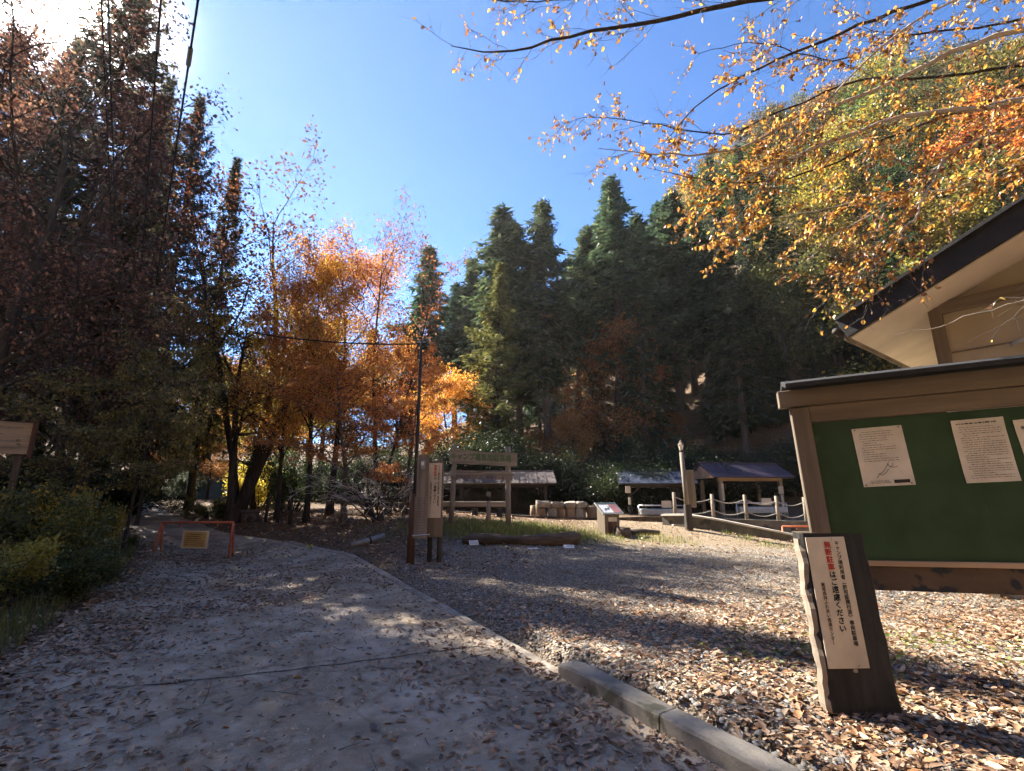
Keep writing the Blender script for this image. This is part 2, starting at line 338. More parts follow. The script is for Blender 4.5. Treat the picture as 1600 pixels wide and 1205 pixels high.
def leaves_mesh(name, p, a, n, L, W, fold=0.0, curl=0.12):
    """p base, a axis, n rough normal, L length, W width (arrays). fold>0: two quads folded along the midrib"""
    a = unit(a); b = unit(np.cross(n, a)); n = np.cross(a, b)
    L = L[:,None]; W = W[:,None]; k = len(p)
    tip = p + a*L - n*L*curl
    if not np.ndim(fold) and fold <= 0:
        v = np.stack([p, p + a*L*.45 + b*W*.5, tip, p + a*L*.45 - b*W*.5], 1).reshape(-1,3)
        f = np.arange(k*4).reshape(-1,4)
        return arrays_mesh(name, v, [f])
    up = n*W*fold
    v = np.stack([p, p + a*L*.3 + b*W*.5 + up, p + a*L*.7 + b*W*.36 + up*.7 - n*L*curl*.4, tip, p + a*L*.7 - b*W*.36 + up*.7 - n*L*curl*.4, p + a*L*.3 - b*W*.5 + up], 1).reshape(-1,3)
    i = np.arange(k)[:,None]*6
    f = np.concatenate([i + np.array([[0,1,2,3]]), i + np.array([[0,3,4,5]])])
    return arrays_mesh(name, v, [f])
def poly(rg, p, d, length, n, wob, up=0.0):
    """a wandering branch line"""
    pts = [p]; d = d / np.linalg.norm(d); st = length/(n-1)
    for _ in range(n-1):
        d = d + rg.normal(0, wob, 3) + np.array([0,0,up]); d /= np.linalg.norm(d)
        p = p + d*st; pts.append(p)
    return np.array(pts)
def along(pts, f):
    x = f*(len(pts)-1); i = min(int(x), len(pts)-2); k = x-i
    return pts[i]*(1-k)+pts[i+1]*k, unit(pts[i+1]-pts[i])
def grow(seed, H=10.0, r0=.16, fb=.25, spread=.42, n1=18, n2=6, n3=4, per=22, leaf=(.09,.06), elev=(.75,.15), layered=False, lean=(0,0), wob=.09, shape='round', forks=1, jit=.16, dens=None, minleaf=0.0):
    """broadleaf tree; returns (wood mesh, leaf mesh)"""
    rg = np.random.default_rng(seed); T = Tubes(); LP = []; LA = []
    trunks = []
    base = np.zeros(3)
    for k in range(forks):
        d = np.array([lean[0], lean[1], 1.0])
        if forks > 1:
            g = 2*PI*k/forks + rg.uniform(0, 1); d = d + .22*np.array([math.cos(g), math.sin(g), 0])
        hh = H*.93*(1 if k == 0 else rg.uniform(.75,.97))
        tr = poly(rg, base + np.array([0,0,-.15]), d, hh, 12, wob*.5, .03)
        f = np.linspace(0,1,12)
        T.add(tr, r0*(1 if k == 0 else .7)*((1-f)**.8*.97+.03)*(1+.5*np.exp(-f*22)), 8)
        trunks.append(tr)
    ang = rg.uniform(0, 6)
    for tr in trunks:
        for i in range(max(3, n1//forks)):
            f = fb + (1-fb)*((i+rg.uniform(.2,.8))/max(3, n1//forks))
            ang += 2.4 + rg.normal(0,.3)
            q = (f-fb)/(1-fb)
            if shape == 'round': prof = math.sqrt(max(.05, 1-(1.75*q-.72)**2/1.15))
            elif shape == 'vase': prof = .55+.55*q if q < .7 else 1.0-.9*(q-.7)
            elif shape == 'flat': prof = 1.0-.55*q
            else: prof = 1-.8*q
            ln = H*spread*prof*rg.uniform(.75,1.15)
            el = elev[0]*(1-q*.2) + rg.normal(0,elev[1])
            p, td = along(tr, f)
            d = np.array([math.cos(ang)*math.cos(el), math.sin(ang)*math.cos(el), math.sin(el)])
            b1 = poly(rg, p, d, ln, 7, wob*(1.2 if not layered else .9), .02 if not layered else -.01)
            rb = r0*.42*(1-f*.75)
            T.add(b1, np.linspace(rb, rb*.18, 7), 5)
            for j in range(n2):
                f2 = .25+.75*(j+rg.uniform(.2,.9))/n2
                p2, d2 = along(b1, min(.99,f2))
                sd = np.cross(d2, [0,0,1]); sd = unit(sd)*(1 if j % 2 else -1)
                dd = d2*.8 + sd*rg.uniform(.5,1) + rg.normal(0,.3,3)*np.array([1,1,.35 if layered else 1.0])
                l2 = ln*.42*rg.uniform(.6,1.15)*(1.15-.5*f2)
                b2 = poly(rg, p2, dd, l2, 5, wob*1.5)
                T.add(b2, np.linspace(rb*.4, rb*.1, 5), 4)
                for k in range(n3):
                    f3 = .2+.8*(k+rg.uniform(.2,.9))/n3
                    p3, d3 = along(b2, min(.99,f3))
                    dd = d3*.7 + rg.normal(0,.7,3)*np.array([1,1,.3 if layered else .8])
                    l3 = l2*.5*rg.uniform(.5,1.1)
                    b3 = poly(rg, p3, dd, l3, 3, wob)
                    T.add(b3, np.linspace(max(.004,rb*.14), .003, 3), 3)
                    m = per if dens is None else int(per*dens(p3/H, rg))
                    if m <= 0: continue
                    w = rg.uniform(0,1,m)[:,None]
                    LP.append(b3[0]*(1-w)+b3[-1]*w + rg.normal(0, jit, (m,3))*np.array([1,1,.4 if layered else .9]))
                    LA.append(np.tile(dd,(m,1)) + rg.normal(0,.8,(m,3)))
    p = np.concatenate(LP); a = np.concatenate(LA); k = len(p)
    a[:,2] -= .35
    n = rg.normal(0,.55,(k,3)) + np.array([0,0,1.0])
    s = rg.uniform(.65,1.25,k)
    return T.mesh('trunk_mesh'), leaves_mesh('crown_mesh', p, a, n, leaf[0]*s, leaf[1]*s)
def conifer(seed, H=20.0, r0=.26, fb=.35, Rm=2.8, nb=200, sprays=9, blades=7, bl=.42, droop=-.25, tipr=.25, irregular=.35, dead=12):
    """cedar or cypress: whorled branches carrying flat fans of foliage"""
    rg = np.random.default_rng(seed); T = Tubes()
    tr = poly(rg, np.array([0,0,-.3]), np.array([0,0,1.0]), H+.3, 14, .012, .02)
    f = np.linspace(0,1,14); T.add(tr, r0*((1-f)*.96+.04)*(1+.35*np.exp(-f*25)), 8)
    LP=[]; LA=[]; LN=[]; LS=[]
    ang = 0
    lump = rg.uniform(1-irregular, 1+irregular*.6, (9, 14))
    for i in range(nb):
        q = ((i+rg.uniform(0,1))/nb)**.9
        fz = fb + (1-fb)*q*.992
        ang += 2.4 + rg.normal(0,.35)
        prof = (1-q)**.70*(.62+.38*min(1,q*5)) + tipr*.10
        ln = max(.35, Rm*prof*rg.uniform(.65,1.12)*lump[int(q*8.99), int((ang % (2*PI))/(2*PI)*14) % 14])
        el = droop*(1-q)*1.2 + .55*q**2 + rg.normal(0,.14)
        p, _ = along(tr, min(.995, fz))
        d = np.array([math.cos(ang)*math.cos(el), math.sin(ang)*math.cos(el), math.sin(el)])
        b1 = poly(rg, p, d, ln, 5, .07, .06)
        T.add(b1, np.linspace(r0*.16*(1-q*.7), .008, 5), 3)
        ns = max(3, int(sprays*min(1.4, ln/Rm+.35)))
        for j in range(ns):
            f2 = .22+.78*(j+rg.uniform(0,1))/ns
            p2, d2 = along(b1, min(.995,f2))
            sd = np.cross(d2,[0,0,1]); sd = unit(sd)*(1 if j%2 else -1)
            side_l = ln*.32*(1.2-f2)*rg.uniform(.5,1.2)
            ax = unit(d2*.7 + sd*.75 + np.array([0,0,rg.normal(-.15,.25)]))
            c = p2 + ax*side_l*rg.uniform(.2,1)
            g = np.linspace(-.95,.95,blades) + rg.normal(0,.12,blades)
            lat = unit(np.cross(ax,[0,0,1])+1e-6)
            dirs = ax[None]*np.cos(g)[:,None] + lat[None]*np.sin(g)[:,None] + rg.normal(0,.22,(blades,3)) + np.array([0,0,-.12])
            off = c[None] - ax[None]*bl*.35 + rg.normal(0,.10,(blades,3))*bl*2
            LP.append(off); LA.append(dirs); LN.append(np.tile([0,0,1.0],(blades,1)) + rg.normal(0,.45,(blades,3)))
            LS.append(bl*rg.uniform(.55,1.2,blades)*(.75+.35*(1-q)))
    for i in range(dead):
        fz = fb*rg.uniform(.25,1); ang = rg.uniform(0,6.28); p,_ = along(tr,fz)
        T.add(poly(rg,p,np.array([math.cos(ang),math.sin(ang),-.1]),Rm*rg.uniform(.15,.4),3,.1), [.02,.014,.006], 3)
    p=np.concatenate(LP); a=np.concatenate(LA); n=np.concatenate(LN); s=np.concatenate(LS)
    return T.mesh('trunk_mesh'), leaves_mesh('crown_mesh', p, a, n, s, s*.30, curl=.22)
def shrub(seed, Rx=1.0, Hh=1.0, stems=14, per=60, leaf=(.09,.05), twigs=5):
    rg = np.random.default_rng(seed); T = Tubes(); LP=[]; LA=[]
    for i in range(stems):
        g = rg.uniform(0,6.28); sp = rg.uniform(.1,1)**.6
        d = np.array([math.cos(g)*sp*Rx/Hh, math.sin(g)*sp*Rx/Hh, 1.0])
        b = poly(rg, np.array([math.cos(g)*.15*Rx, math.sin(g)*.15*Rx, -.05]), d, Hh*rg.uniform(.7,1.15)*math.sqrt(1+ (sp*Rx/Hh)**2)*.85, 6, .14)
        T.add(b, np.linspace(.016,.004,6), 4)
        for j in range(twigs):
            p, dd = along(b, rg.uniform(.25,.99))
            t = poly(rg, p, dd + rg.normal(0,.7,3), Hh*rg.uniform(.15,.4), 3, .15)
            T.add(t, [.007,.005,.003], 3)
            w = rg.uniform(0,1.05,per)[:,None]
            LP.append(t[0]*(1-w)+t[-1]*w + rg.normal(0,.05+.03*Hh,(per,3))); LA.append(dd+rg.normal(0,1,(per,3)))
    p=np.concatenate(LP); a=np.concatenate(LA); k=len(p); s=rg.uniform(.6,1.3,k)
    return T.mesh('stems_mesh'), leaves_mesh('foliage_mesh', p, a, rg.normal(0,.5,(k,3))+np.array([0,0,1.0]), leaf[0]*s, leaf[1]*s)
def plant(name, label, cat, loc, meshes, mats, rotz=0.0, scale=1.0, tint=(1,1,1), group=None, parts=('trunk','crown'), sx=1.0):
    """a tree or shrub: an Empty at its foot with two children that may share their meshes"""
    t = thing(name, label, cat, loc, rotz, group); t.scale = (scale*sx, scale*sx, scale)
    for pn, me, m in zip(parts, meshes, mats):
        o = link(pn, me, m, t); o.color = (*tint, 1)
    return t

# ------------------------------------------------------------------ ground, road, kerb
def grid_lines(lo, hi, dlo, dhi, fine, far):
    a = [dlo]
    st = fine
    while a[-1] < dhi: a.append(a[-1] + fine)
    s = fine; u = a[-1]
    while u < hi: s *= 1.16; u += min(s, far); a.append(u)
    s = fine; u = dlo; b = []
    while u > lo: s *= 1.16; u -= min(s, far); b.append(u)
    return np.array(b[::-1] + a)
gx = grid_lines(-165, 165, -13, 13, .2, 7); gy = grid_lines(-90, 190, 0, 24, .2, 7)
X, Y = np.meshgrid(gx, gy)
Z = h(X, Y)
micro = .018*np.sin(X*3.1+1.3*np.sin(Y*2.3))*np.sin(Y*2.7+X) * sst(.4, 1.4, np.abs(side(ROAD_R, X, Y)))
V = np.stack([X, Y, Z + micro], -1).reshape(-1, 3)
nx = len(gx); ny = len(gy)
ii = (np.arange(ny-1)[:,None]*nx + np.arange(nx-1)[None,:]).reshape(-1)
gme = arrays_mesh('ground_mesh', V, [np.stack([ii, ii+1, ii+nx+1, ii+nx], -1)])
gme.polygons.foreach_set('use_smooth', np.ones(len(gme.polygons), bool))
# what the ground is made of: red = gravel lot, green = grass, rest = leaf-covered soil
fx, fy = V[:,0], V[:,1]
dr = side(ROAD_R, fx, fy)
grav = sst(-.2, .5, dr) * sst(17.5, 13.5, fy) * sst(-3.2, -1.2, fx + .25*(14-fy)*0) * sst(22, 15, fx)
grav = np.maximum(grav * sst(14.2, 12.2, fy - np.clip(fx-2, 0, 3.0)), 0)
dirt = sst(2.0, 3.2, fx) * sst(12.5, 14, fy) * sst(20, 18, fy)
grass = np.exp(-((fx-.3)/2.2)**2 - ((fy-14.4)/1.1)**2)
at = gme.color_attributes.new('zone', 'FLOAT_COLOR', 'POINT')
at.data.foreach_set('color', np.stack([grav, grass, dirt, np.ones_like(grav)], -1).astype(np.float32).ravel())
m, nt = nmat('ground_soil_and_gravel'); Ln = nt.links.new
geo = nd(nt,'ShaderNodeNewGeometry'); vc = nd(nt,'ShaderNodeVertexColor', layer_name='zone'); sp = nd(nt,'ShaderNodeSeparateColor'); Ln(vc.outputs[0], sp.inputs[0])
def noise(scale, det=6.0, rough=.6):
    n = nd(nt,'ShaderNodeTexNoise', i_Scale=scale, i_Detail=det, i_Roughness=rough); Ln(geo.outputs['Position'], n.inputs['Vector']); return n.outputs['Fac']
soil = ramp(nt, noise(9), [(.25,(.07,.045,.028)),(.5,(.15,.10,.062)),(.75,(.25,.17,.105))]).outputs[0]
vor = nd(nt,'ShaderNodeTexVoronoi', i_Scale=34.0); Ln(geo.outputs['Position'], vor.inputs['Vector'])
vs = nd(nt,'ShaderNodeSeparateColor'); Ln(vor.outputs['Color'], vs.inputs[0])
stone = ramp(nt, vs.outputs[0], [(0,(.14,.115,.09)),(.5,(.33,.275,.215)),(.85,(.50,.43,.345)),(1,(.60,.53,.44))]).outputs[0]
edge = ramp(nt, vor.outputs['Distance'], [(.3,(1,1,1)),(.75,(.25,.23,.2))]).outputs[0]
stone = mixc(nt, 1.0, stone, edge, 'MULTIPLY')
patch = ramp(nt, noise(1.1,4.0), [(.35,(0,0,0)),(.62,(1,1,1))]).outputs[0]
dirtc = ramp(nt, noise(14), [(.25,(.15,.11,.07)),(.55,(.26,.20,.13)),(.8,(.36,.29,.2))]).outputs[0]
stone = mixc(nt, .35, stone, mixc(nt, patch, dirtc, stone), 'MIX')
grc = ramp(nt, noise(18), [(.3,(.03,.045,.012)),(.6,(.08,.10,.03)),(.8,(.14,.14,.06))]).outputs[0]
c = mixc(nt, sp.outputs[0], soil, stone); c = mixc(nt, sp.outputs[2], c, dirtc); c = mixc(nt, sp.outputs[1], c, grc)
b = nd(nt,'ShaderNodeBsdfPrincipled'); b.inputs['Roughness'].default_value = .95; b.inputs['Specular IOR Level'].default_value = .2; Ln(c, b.inputs['Base Color'])
mh = nd(nt,'ShaderNodeMath', operation='MULTIPLY_ADD'); Ln(vor.outputs['Distance'], mh.inputs[0]); mh.inputs[1].default_value = -1.0; Ln(noise(22), mh.inputs[2])
bp = nd(nt,'ShaderNodeBump'); bp.inputs['Strength'].default_value = .9; bp.inputs['Distance'].default_value = .035; Ln(mh.outputs[0], bp.inputs['Height']); Ln(bp.outputs[0], b.inputs['Normal'])
o = nd(nt,'ShaderNodeOutputMaterial'); Ln(b.outputs[0], o.inputs[0])
tag(link('ground', gme, m), kind='structure')

def resample(pl, n):
    d = np.concatenate([[0], np.cumsum(np.linalg.norm(np.diff(pl,axis=0),axis=1))]); s = np.linspace(0, d[-1], n)
    return np.stack([np.interp(s, d, pl[:,0]), np.interp(s, d, pl[:,1])], 1)
ra = resample(ROAD_R, 260); la = resample(ROAD_L, 260)
w = np.linspace(0, 1, 30)
ragged = .10*np.sin(np.arange(260)*.9)+.07*np.sin(np.arange(260)*2.3+1)
RP = la[:,None,:]*(1-w)[None,:,None] + ra[:,None,:]*w[None,:,None]
RP[:,0,:] -= ragged[:,None]*.8
rz = h_road(RP[...,0], RP[...,1]); rz[:,0] -= .05
RV = np.concatenate([RP, rz[...,None]], -1).reshape(-1,3)
ii = (np.arange(259)[:,None]*30 + np.arange(29)[None,:]).reshape(-1)
rme = arrays_mesh('road_mesh', RV, [np.stack([ii, ii+1, ii+31, ii+30], -1)])
rme.polygons.foreach_set('use_smooth', np.ones(len(rme.polygons), bool))
m, nt = nmat('road_concrete'); Ln = nt.links.new
geo = nd(nt,'ShaderNodeNewGeometry')
base = ramp(nt, noise(2.2,8.0,.65), [(.28,(.28,.23,.175)),(.5,(.40,.33,.25)),(.72,(.48,.405,.315))]).outputs[0]
fine = ramp(nt, noise(150,4.0,.75), [(.32,(.55,.54,.53)),(.5,(.95,.95,.95)),(.7,(1.22,1.2,1.18))]).outputs[0]
c = mixc(nt, 1.0, base, fine, 'MULTIPLY')
st = ramp(nt, noise(.75,6.0,.7), [(.42,(1,1,1)),(.55,(.62,.58,.52)),(.62,(.95,.93,.9)),(.72,(.72,.69,.64))]).outputs[0]
c = mixc(nt, 1.0, c, st, 'MULTIPLY')
# cracks
dn = nd(nt,'ShaderNodeTexNoise', i_Scale=1.6, i_Detail=5.0); Ln(geo.outputs['Position'], dn.inputs['Vector'])
mv = nd(nt,'ShaderNodeMix', data_type='VECTOR'); mv.inputs[0].default_value = .25; Ln(geo.outputs['Position'], mv.inputs[4]); Ln(dn.outputs['Color'], mv.inputs[5])
vc2 = nd(nt,'ShaderNodeTexVoronoi', feature='DISTANCE_TO_EDGE', i_Scale=.42); Ln(mv.outputs[1], vc2.inputs['Vector'])
ck = ramp(nt, vc2.outputs['Distance'], [(0,(.35,.33,.30)),(.006,(1,1,1))]).outputs[0]
c = mixc(nt, .45, c, mixc(nt, 1.0, c, ck, 'MULTIPLY'))
b = nd(nt,'ShaderNodeBsdfPrincipled'); b.inputs['Roughness'].default_value = .85; b.inputs['Specular IOR Level'].default_value = .3; Ln(c, b.inputs['Base Color'])
bp = nd(nt,'ShaderNodeBump'); bp.inputs['Strength'].default_value = .35; bp.inputs['Distance'].default_value = .006; Ln(noise(60,6.0), bp.inputs['Height']); Ln(bp.outputs[0], b.inputs['Normal'])
o = nd(nt,'ShaderNodeOutputMaterial'); Ln(b.outputs[0], o.inputs[0])
tag(link('road', rme, m), kind='structure')
# the joint between two road slabs: a shallow dirt-filled groove across the road
def on_road(u, v):
    r = ray(u, v); t = 5.0
    for _ in range(20):
        t = (float(h_road(np.array([r[0]*t]), np.array([r[1]*t]))[0]) - CH) / r[2]
    return (r[0]*t, r[1]*t)
ja, jb = on_road(190,1075), on_road(745,1010)
mb = MB(); nn = 60
for k in range(nn):
    p = [ja[i] + (jb[i]-ja[i])*k/nn for i in (0,1)]; q = [ja[i] + (jb[i]-ja[i])*(k+1)/nn for i in (0,1)]
    dx, dy = q[0]-p[0], q[1]-p[1]; l = math.hypot(dx,dy); nxn, nyn = -dy/l, dx/l
    wv = .010 + .005*math.sin(k*1.9); wv2 = .010 + .005*math.sin((k+1)*1.9)
    off = .012*math.sin(k*.7); of2 = .012*math.sin((k+1)*.7)
    zz = lambda a, b: float(h_road(np.array([a]), np.array([b]))[0]) + .004
    vs_ = [(p[0]+nxn*(off+wv), p[1]+nyn*(off+wv)), (q[0]+nxn*(of2+wv2), q[1]+nyn*(of2+wv2)), (q[0]+nxn*(of2-wv2), q[1]+nyn*(of2-wv2)), (p[0]+nxn*(off-wv), p[1]+nyn*(off-wv))]
    mb.add([(a, b_, zz(a, b_)) for a, b_ in vs_], [(0,3,2,1)])
M['dirt_dark'] = surfmat('dirt_in_joint', [(.3,(.03,.026,.022)),(.7,(.07,.06,.05))], 20, (1,1,1), .95, .3)
tag(mb.build('road_joint', M['dirt_dark']), kind='structure')
# kerb: raised from its broken end towards the camera, in cast lengths
kd = unit(np.array([-.5,.866])); kn = np.array([.866,.5])
kob = MB(); s0 = 0.0; start = np.array([1.198,3.317]); L_end = 1.60
def kerb_pt(s, o, z):
    p = start + kd*s + kn*o; return (p[0], p[1], float(h_road(p[None,0], p[None,1])[0]) + z)
edges = np.arange(L_end, -7.2, -1.2)
for a, b_ in zip(edges[:-1], edges[1:]):
    g = .004
    secs = np.linspace(a-g, b_+g, 7)
    prof = [(-.012,-.12),(-.004,.095),(.010,.112),(.165,.116),(.182,.10),(.19,-.12)]
    base_i = len(kob.v); vs_ = []
    for i, s in enumerate(secs):
        for (o_, z_) in prof:
            end = .02 if (a == L_end and i == 0) else 0
            vs_.append(kerb_pt(s + random.uniform(-.004,.004) - end*random.random()*2, o_ + random.uniform(-.003,.003), z_ + (random.uniform(-.004,.003) if z_ > 0 else 0) - end*(z_ > 0)))
    fs_ = []
    n = len(prof)
    for i in range(6):
        for k in range(n-1): fs_.append((i*n+k, (i+1)*n+k, (i+1)*n+k+1, i*n+k+1))
    fs_ += [tuple(range(n)), tuple(6*n+k for k in range(n-1,-1,-1))]
    kob.add(vs_, fs_)
tag(kob.build('kerb', M['concrete']), kind='structure')
# the flush concrete lip that carries the road edge on from the kerb's end
lip = MB(); lp = resample(ROAD_R[3:8], 60)
for i in range(60):
    d = lp[min(i+1,59)] - lp[max(i-1,0)]; d = d/np.linalg.norm(d); n_ = np.array([d[1], -d[0]])
    for (o_, z_) in ((-.07,-.05),(-.06,.006),(.05,.014),(.075,.012),(.09,-.08)):
        p = lp[i] + n_*(o_ + random.uniform(-.008,.008)); lip.v.append((p[0], p[1], float(h_road(p[None,0], p[None,1])[0]) + z_ + random.uniform(-.004,.004)))
for i in range(59):
    for k in range(4): lip.f.append((i*5+k, i*5+5+k, i*5+6+k, i*5+k+1))
tag(lip.build('kerb_lip', M['lip']), kind='structure')

# ------------------------------------------------------------------ lettering
_fc = bpy.data.curves.new('lettering_curve', 'FONT'); _fo = bpy.data.objects.new('lettering_curve', _fc); COL.objects.link(_fo)
_gl = {}
def glyph(ch, bold):
    k = (ch, bold)
    if k not in _gl:
        _fc.body = ch; _fc.size = 1; _fc.offset = bold; _fc.resolution_u = 3
        dg = bpy.context.evaluated_depsgraph_get(); dg.update()
        me = bpy.data.meshes.new_from_object(_fo.evaluated_get(dg))
        _gl[k] = ([(v.co.x - .5, v.co.y - .38) for v in me.vertices], [tuple(p.vertices) for p in me.polygons])
        bpy.data.meshes.remove(me)
    return _gl[k]
def letters(name, text, size, m, parent, origin, xdir=(1,0,0), ydir=(0,0,1), vertical=True, pitch=1.08, bold=.02, width=1.0, label=None):
    """characters laid from origin (the centre of the first) downwards or along xdir"""
    mb = MB(); X = Vector(xdir); Y = Vector(ydir); O = Vector(origin); Nn = X.cross(Y).normalized()
    for i, ch in enumerate(text):
        if ch == ' ': continue
        vs, fs = glyph(ch, 0)
        c = O - Y*(i*size*pitch) if vertical else O + X*(i*size*pitch*width)
        for q, (ox, oy) in enumerate(((0,0),(1,.3),(-1,-.3),(.3,-1),(-.3,1)) if bold else ((0,0),)):
            mb.add([c + X*((x+ox*bold)*size*width) + Y*((y+oy*bold)*size) + Nn*(q*.00025) for x, y in vs], fs)
    o = mb.build(name, m, parent)
    if label: o['label'] = label
    return o
NOTICE = 'no-parking notice'
def parking_plate(t, w, hgt, top, y, s=1.0, xc=0.0, gap=False):
    """cream plate with the three columns of vertical writing; front face at local y (facing -y)"""
    pl = MB().box((xc, y, top - hgt/2), (w, .008, hgt), bev=.002).build('sign_plate', M['cream'], t)
    f = y - .0065
    X0 = xc
    main = '無断駐車はご遠慮ください' if not gap else '無断駐車は ご遠慮ください'
    sz = hgt*.0575*s; p = 1.02; y0 = top - hgt*.062
    letters('red_lettering', main[:4], sz, M['inkred'], pl, (X0 + w*.02, f, y0), pitch=p, bold=.035)
    letters('main_lettering', ' '*4 + main[4:], sz, M['ink'], pl, (X0 + w*.02, f, y0), pitch=p, bold=.03)
    letters('column_lettering', 'キャンプ場利用者︵許可証携行済︶専用駐車場', hgt*.0385*s, M['ink'], pl, (X0 + w*.27, f, top - hgt*.05), pitch=1.0, bold=.025)
    letters('name_lettering', '高尾森林ふれあい推進センタ丨', hgt*.0335*s, M['inkbrown'], pl, (X0 - w*.27, f, top - hgt*.375), pitch=1.0, bold=.02)
    return pl
def dots(name, pts, r, m, parent, axis_y=-1, th=.006):
    for p in pts: MB().tube([p, (p[0], p[1] + axis_y*th, p[2])], r, 8).build(name, m, parent)
def textlines(name, x0, x1, z0, z1, n, y, m, parent, hgt, rg, short=.5, M4=None):
    """rows of small illegible print"""
    mb = MB()
    for i in range(n):
        z = z0 + (z1 - z0)*i/max(1, n-1); x = x0 + rg.choice([0, 0, .02]); e = x1 - (rg.uniform(0, short)*(x1-x0) if rg.uniform() < .5 else 0)
        while x < e:
            w = rg.uniform(.006, .03)
            mb.add([(x, y, z), (min(e, x+w), y, z), (min(e, x+w), y, z+hgt*rg.uniform(.6, 1)), (x, y, z+hgt*rg.uniform(.6, 1))], [(0,1,2,3)])
            x += w + rg.uniform(.003, .009)
    return mb.build(name, m, parent)

# ------------------------------------------------------------------ 1. the stout slab with the no-parking notice (near, right)
pb = spot(1347, 3.24)
t = thing('sign_slab', 'stout dark wood slab with a cream parking notice before the green board', 'sign post', pb, R(-4))
t.rotation_euler = (R(-2.5), R(-1.5), R(-2))
mb = MB(); W, D, Hs = .475, .125, 1.165
nseg = 9; ring = []
for i in range(nseg+1):
    z = -.15 + (Hs+.15)*i/nseg; k = i/nseg; j = lambda a: random.uniform(-a, a)
    wl = -W/2 - .004*math.sin(i*1.3) ; wr = W/2 - .02*k + .006*math.sin(i*2.1)
    ring.append([(wl+.02,-D/2+j(.004),z),(wr-.018,-D/2+j(.004),z),(wr,-D/2+.02,z),(wr+j(.004),D/2-.02,z),(wr-.02,D/2,z),(wl+.02,D/2,z),(wl+j(.004),D/2-.02,z),(wl+j(.003),-D/2+.02,z)])
top = ring[-1]
for q in range(8): top[q] = (top[q][0], top[q][1], top[q][2] + [.0,-.012,-.03,-.02,-.045,.0,.012,-.01][q])
vs_ = [p for r_ in ring for p in r_]; fs_ = []
for i in range(nseg):
    for k in range(8): fs_.append((i*8+k, i*8+(k+1)%8, i*8+8+(k+1)%8, i*8+8+k))
fs_ += [tuple(range(7,-1,-1)), tuple(nseg*8+k for k in range(8))]
mb.add(vs_, fs_); mb.build('slab', M['slab'], t)
mb = MB(); ns = 26   # side facing the sun, its light put into a pale wood strip
for i in range(ns+1):
    z = .02 + (Hs-.06)*i/ns; x = -W/2 - .004*math.sin((z+.15)/(Hs+.15)*nseg*1.3) - .006; ww = .05 + .006*math.sin(i*.9) + .004*math.sin(i*2.7)
    yc = -.012 + .012*math.sin(i*.8); bulge = .006 + .0025*math.sin(i*1.9)
    mb.v += [(x+.02, yc-ww, z), (x-bulge, yc-ww*.7, z), (x-bulge*1.3, yc+ww*.6, z), (x+.02, yc+ww, z)]
for i in range(ns):
    for k in range(3): mb.f.append((i*4+k, i*4+4+k, i*4+5+k, i*4+k+1))
mb.build('sunlit_edge', M['wood_pale'], t)
pl = parking_plate(t, .275, .85, 1.135, -D/2-.008, xc=-.072)
dots('screw', [(-.02,-D/2-.014,1.12),(.0,-D/2-.014,.30)], .007, M['steel'], pl)
MB().box((-.03, -D/2-.006, .27), (.03,.012,.025), bev=.004).build('cleat', M['wood_pale'], t)

# ------------------------------------------------------------------ 2. green notice board
bl = P(1283, 790, 4.55); bl.z = h1(bl.x, bl.y)
ax = Vector((2.312, -1.049, 0)).normalized()
rz_ = math.atan2(ax.y, ax.x)
t = thing('notice_board', 'large green notice board under a dark roof edge with timber header', 'notice board', bl, rz_)
t.rotation_euler = (0, R(-2.0), rz_)
zg = bl.z
def bz(v): return zat(v, bl.y) - zg       # height above the foot at the left end
zt, zb1, zb2 = bz(612), bz(637), bz(657)
Lb = 3.3
MB().box((0, 0, bz(637)/2 - .2), (.16, .12, bz(637)+.4), bev=.008).build('post', M['wood_brown'], t)
MB().box((Lb-.4, 0, bz(637)/2 - .2), (.16, .12, bz(637)+.4), bev=.008).build('post', M['wood_brown'], t)
zpan0, zpan1 = bz(875), bz(662)
MB().box((Lb/2-.2, .012, (zpan0+zpan1)/2), (Lb-.56, .03, zpan1-zpan0), bev=.002).build('green_panel', M['green'], t)
MB().box((Lb/2-.2, -.006, zb2+.055), (Lb-.56, .07, .16), bev=.006).build('header_board', M['wood_brownh'], t)
MB().box((Lb/2-.12, -.02, zb2+.22), (Lb+.1, .14, .165), bev=.006).build('header_beam', M['wood_brownh'], t)
MB().box((Lb/2-.2, -.012, zpan0-.02), (Lb-.56, .06, .045), bev=.004).build('bottom_rail', M['wood_tan'], t)
MB().box((Lb/2-.2, -.004, zpan0-.145), (Lb-.56, .035, .20), bev=.004).build('kick_board', M['kick'], t)
mb = MB()
for s_ in (-1, 1):
    mb.box((Lb/2+.03, -.02 + s_*.16, zb2+.345 - (0.02 if s_ > 0 else .0)), (Lb+.30, .36, .045), rot=(R(-s_*14), 0, 0), bev=.004)
mb.build('roof', M['roof_dark'], t)
mb = MB()
for k in range(7):
    mb.box((.2+k*.37, -.19, zb2+.352), (.05+.03*random.random(), .02, .01), rot=(random.random(), random.random()*.4, random.random()*3))
MBoard = t
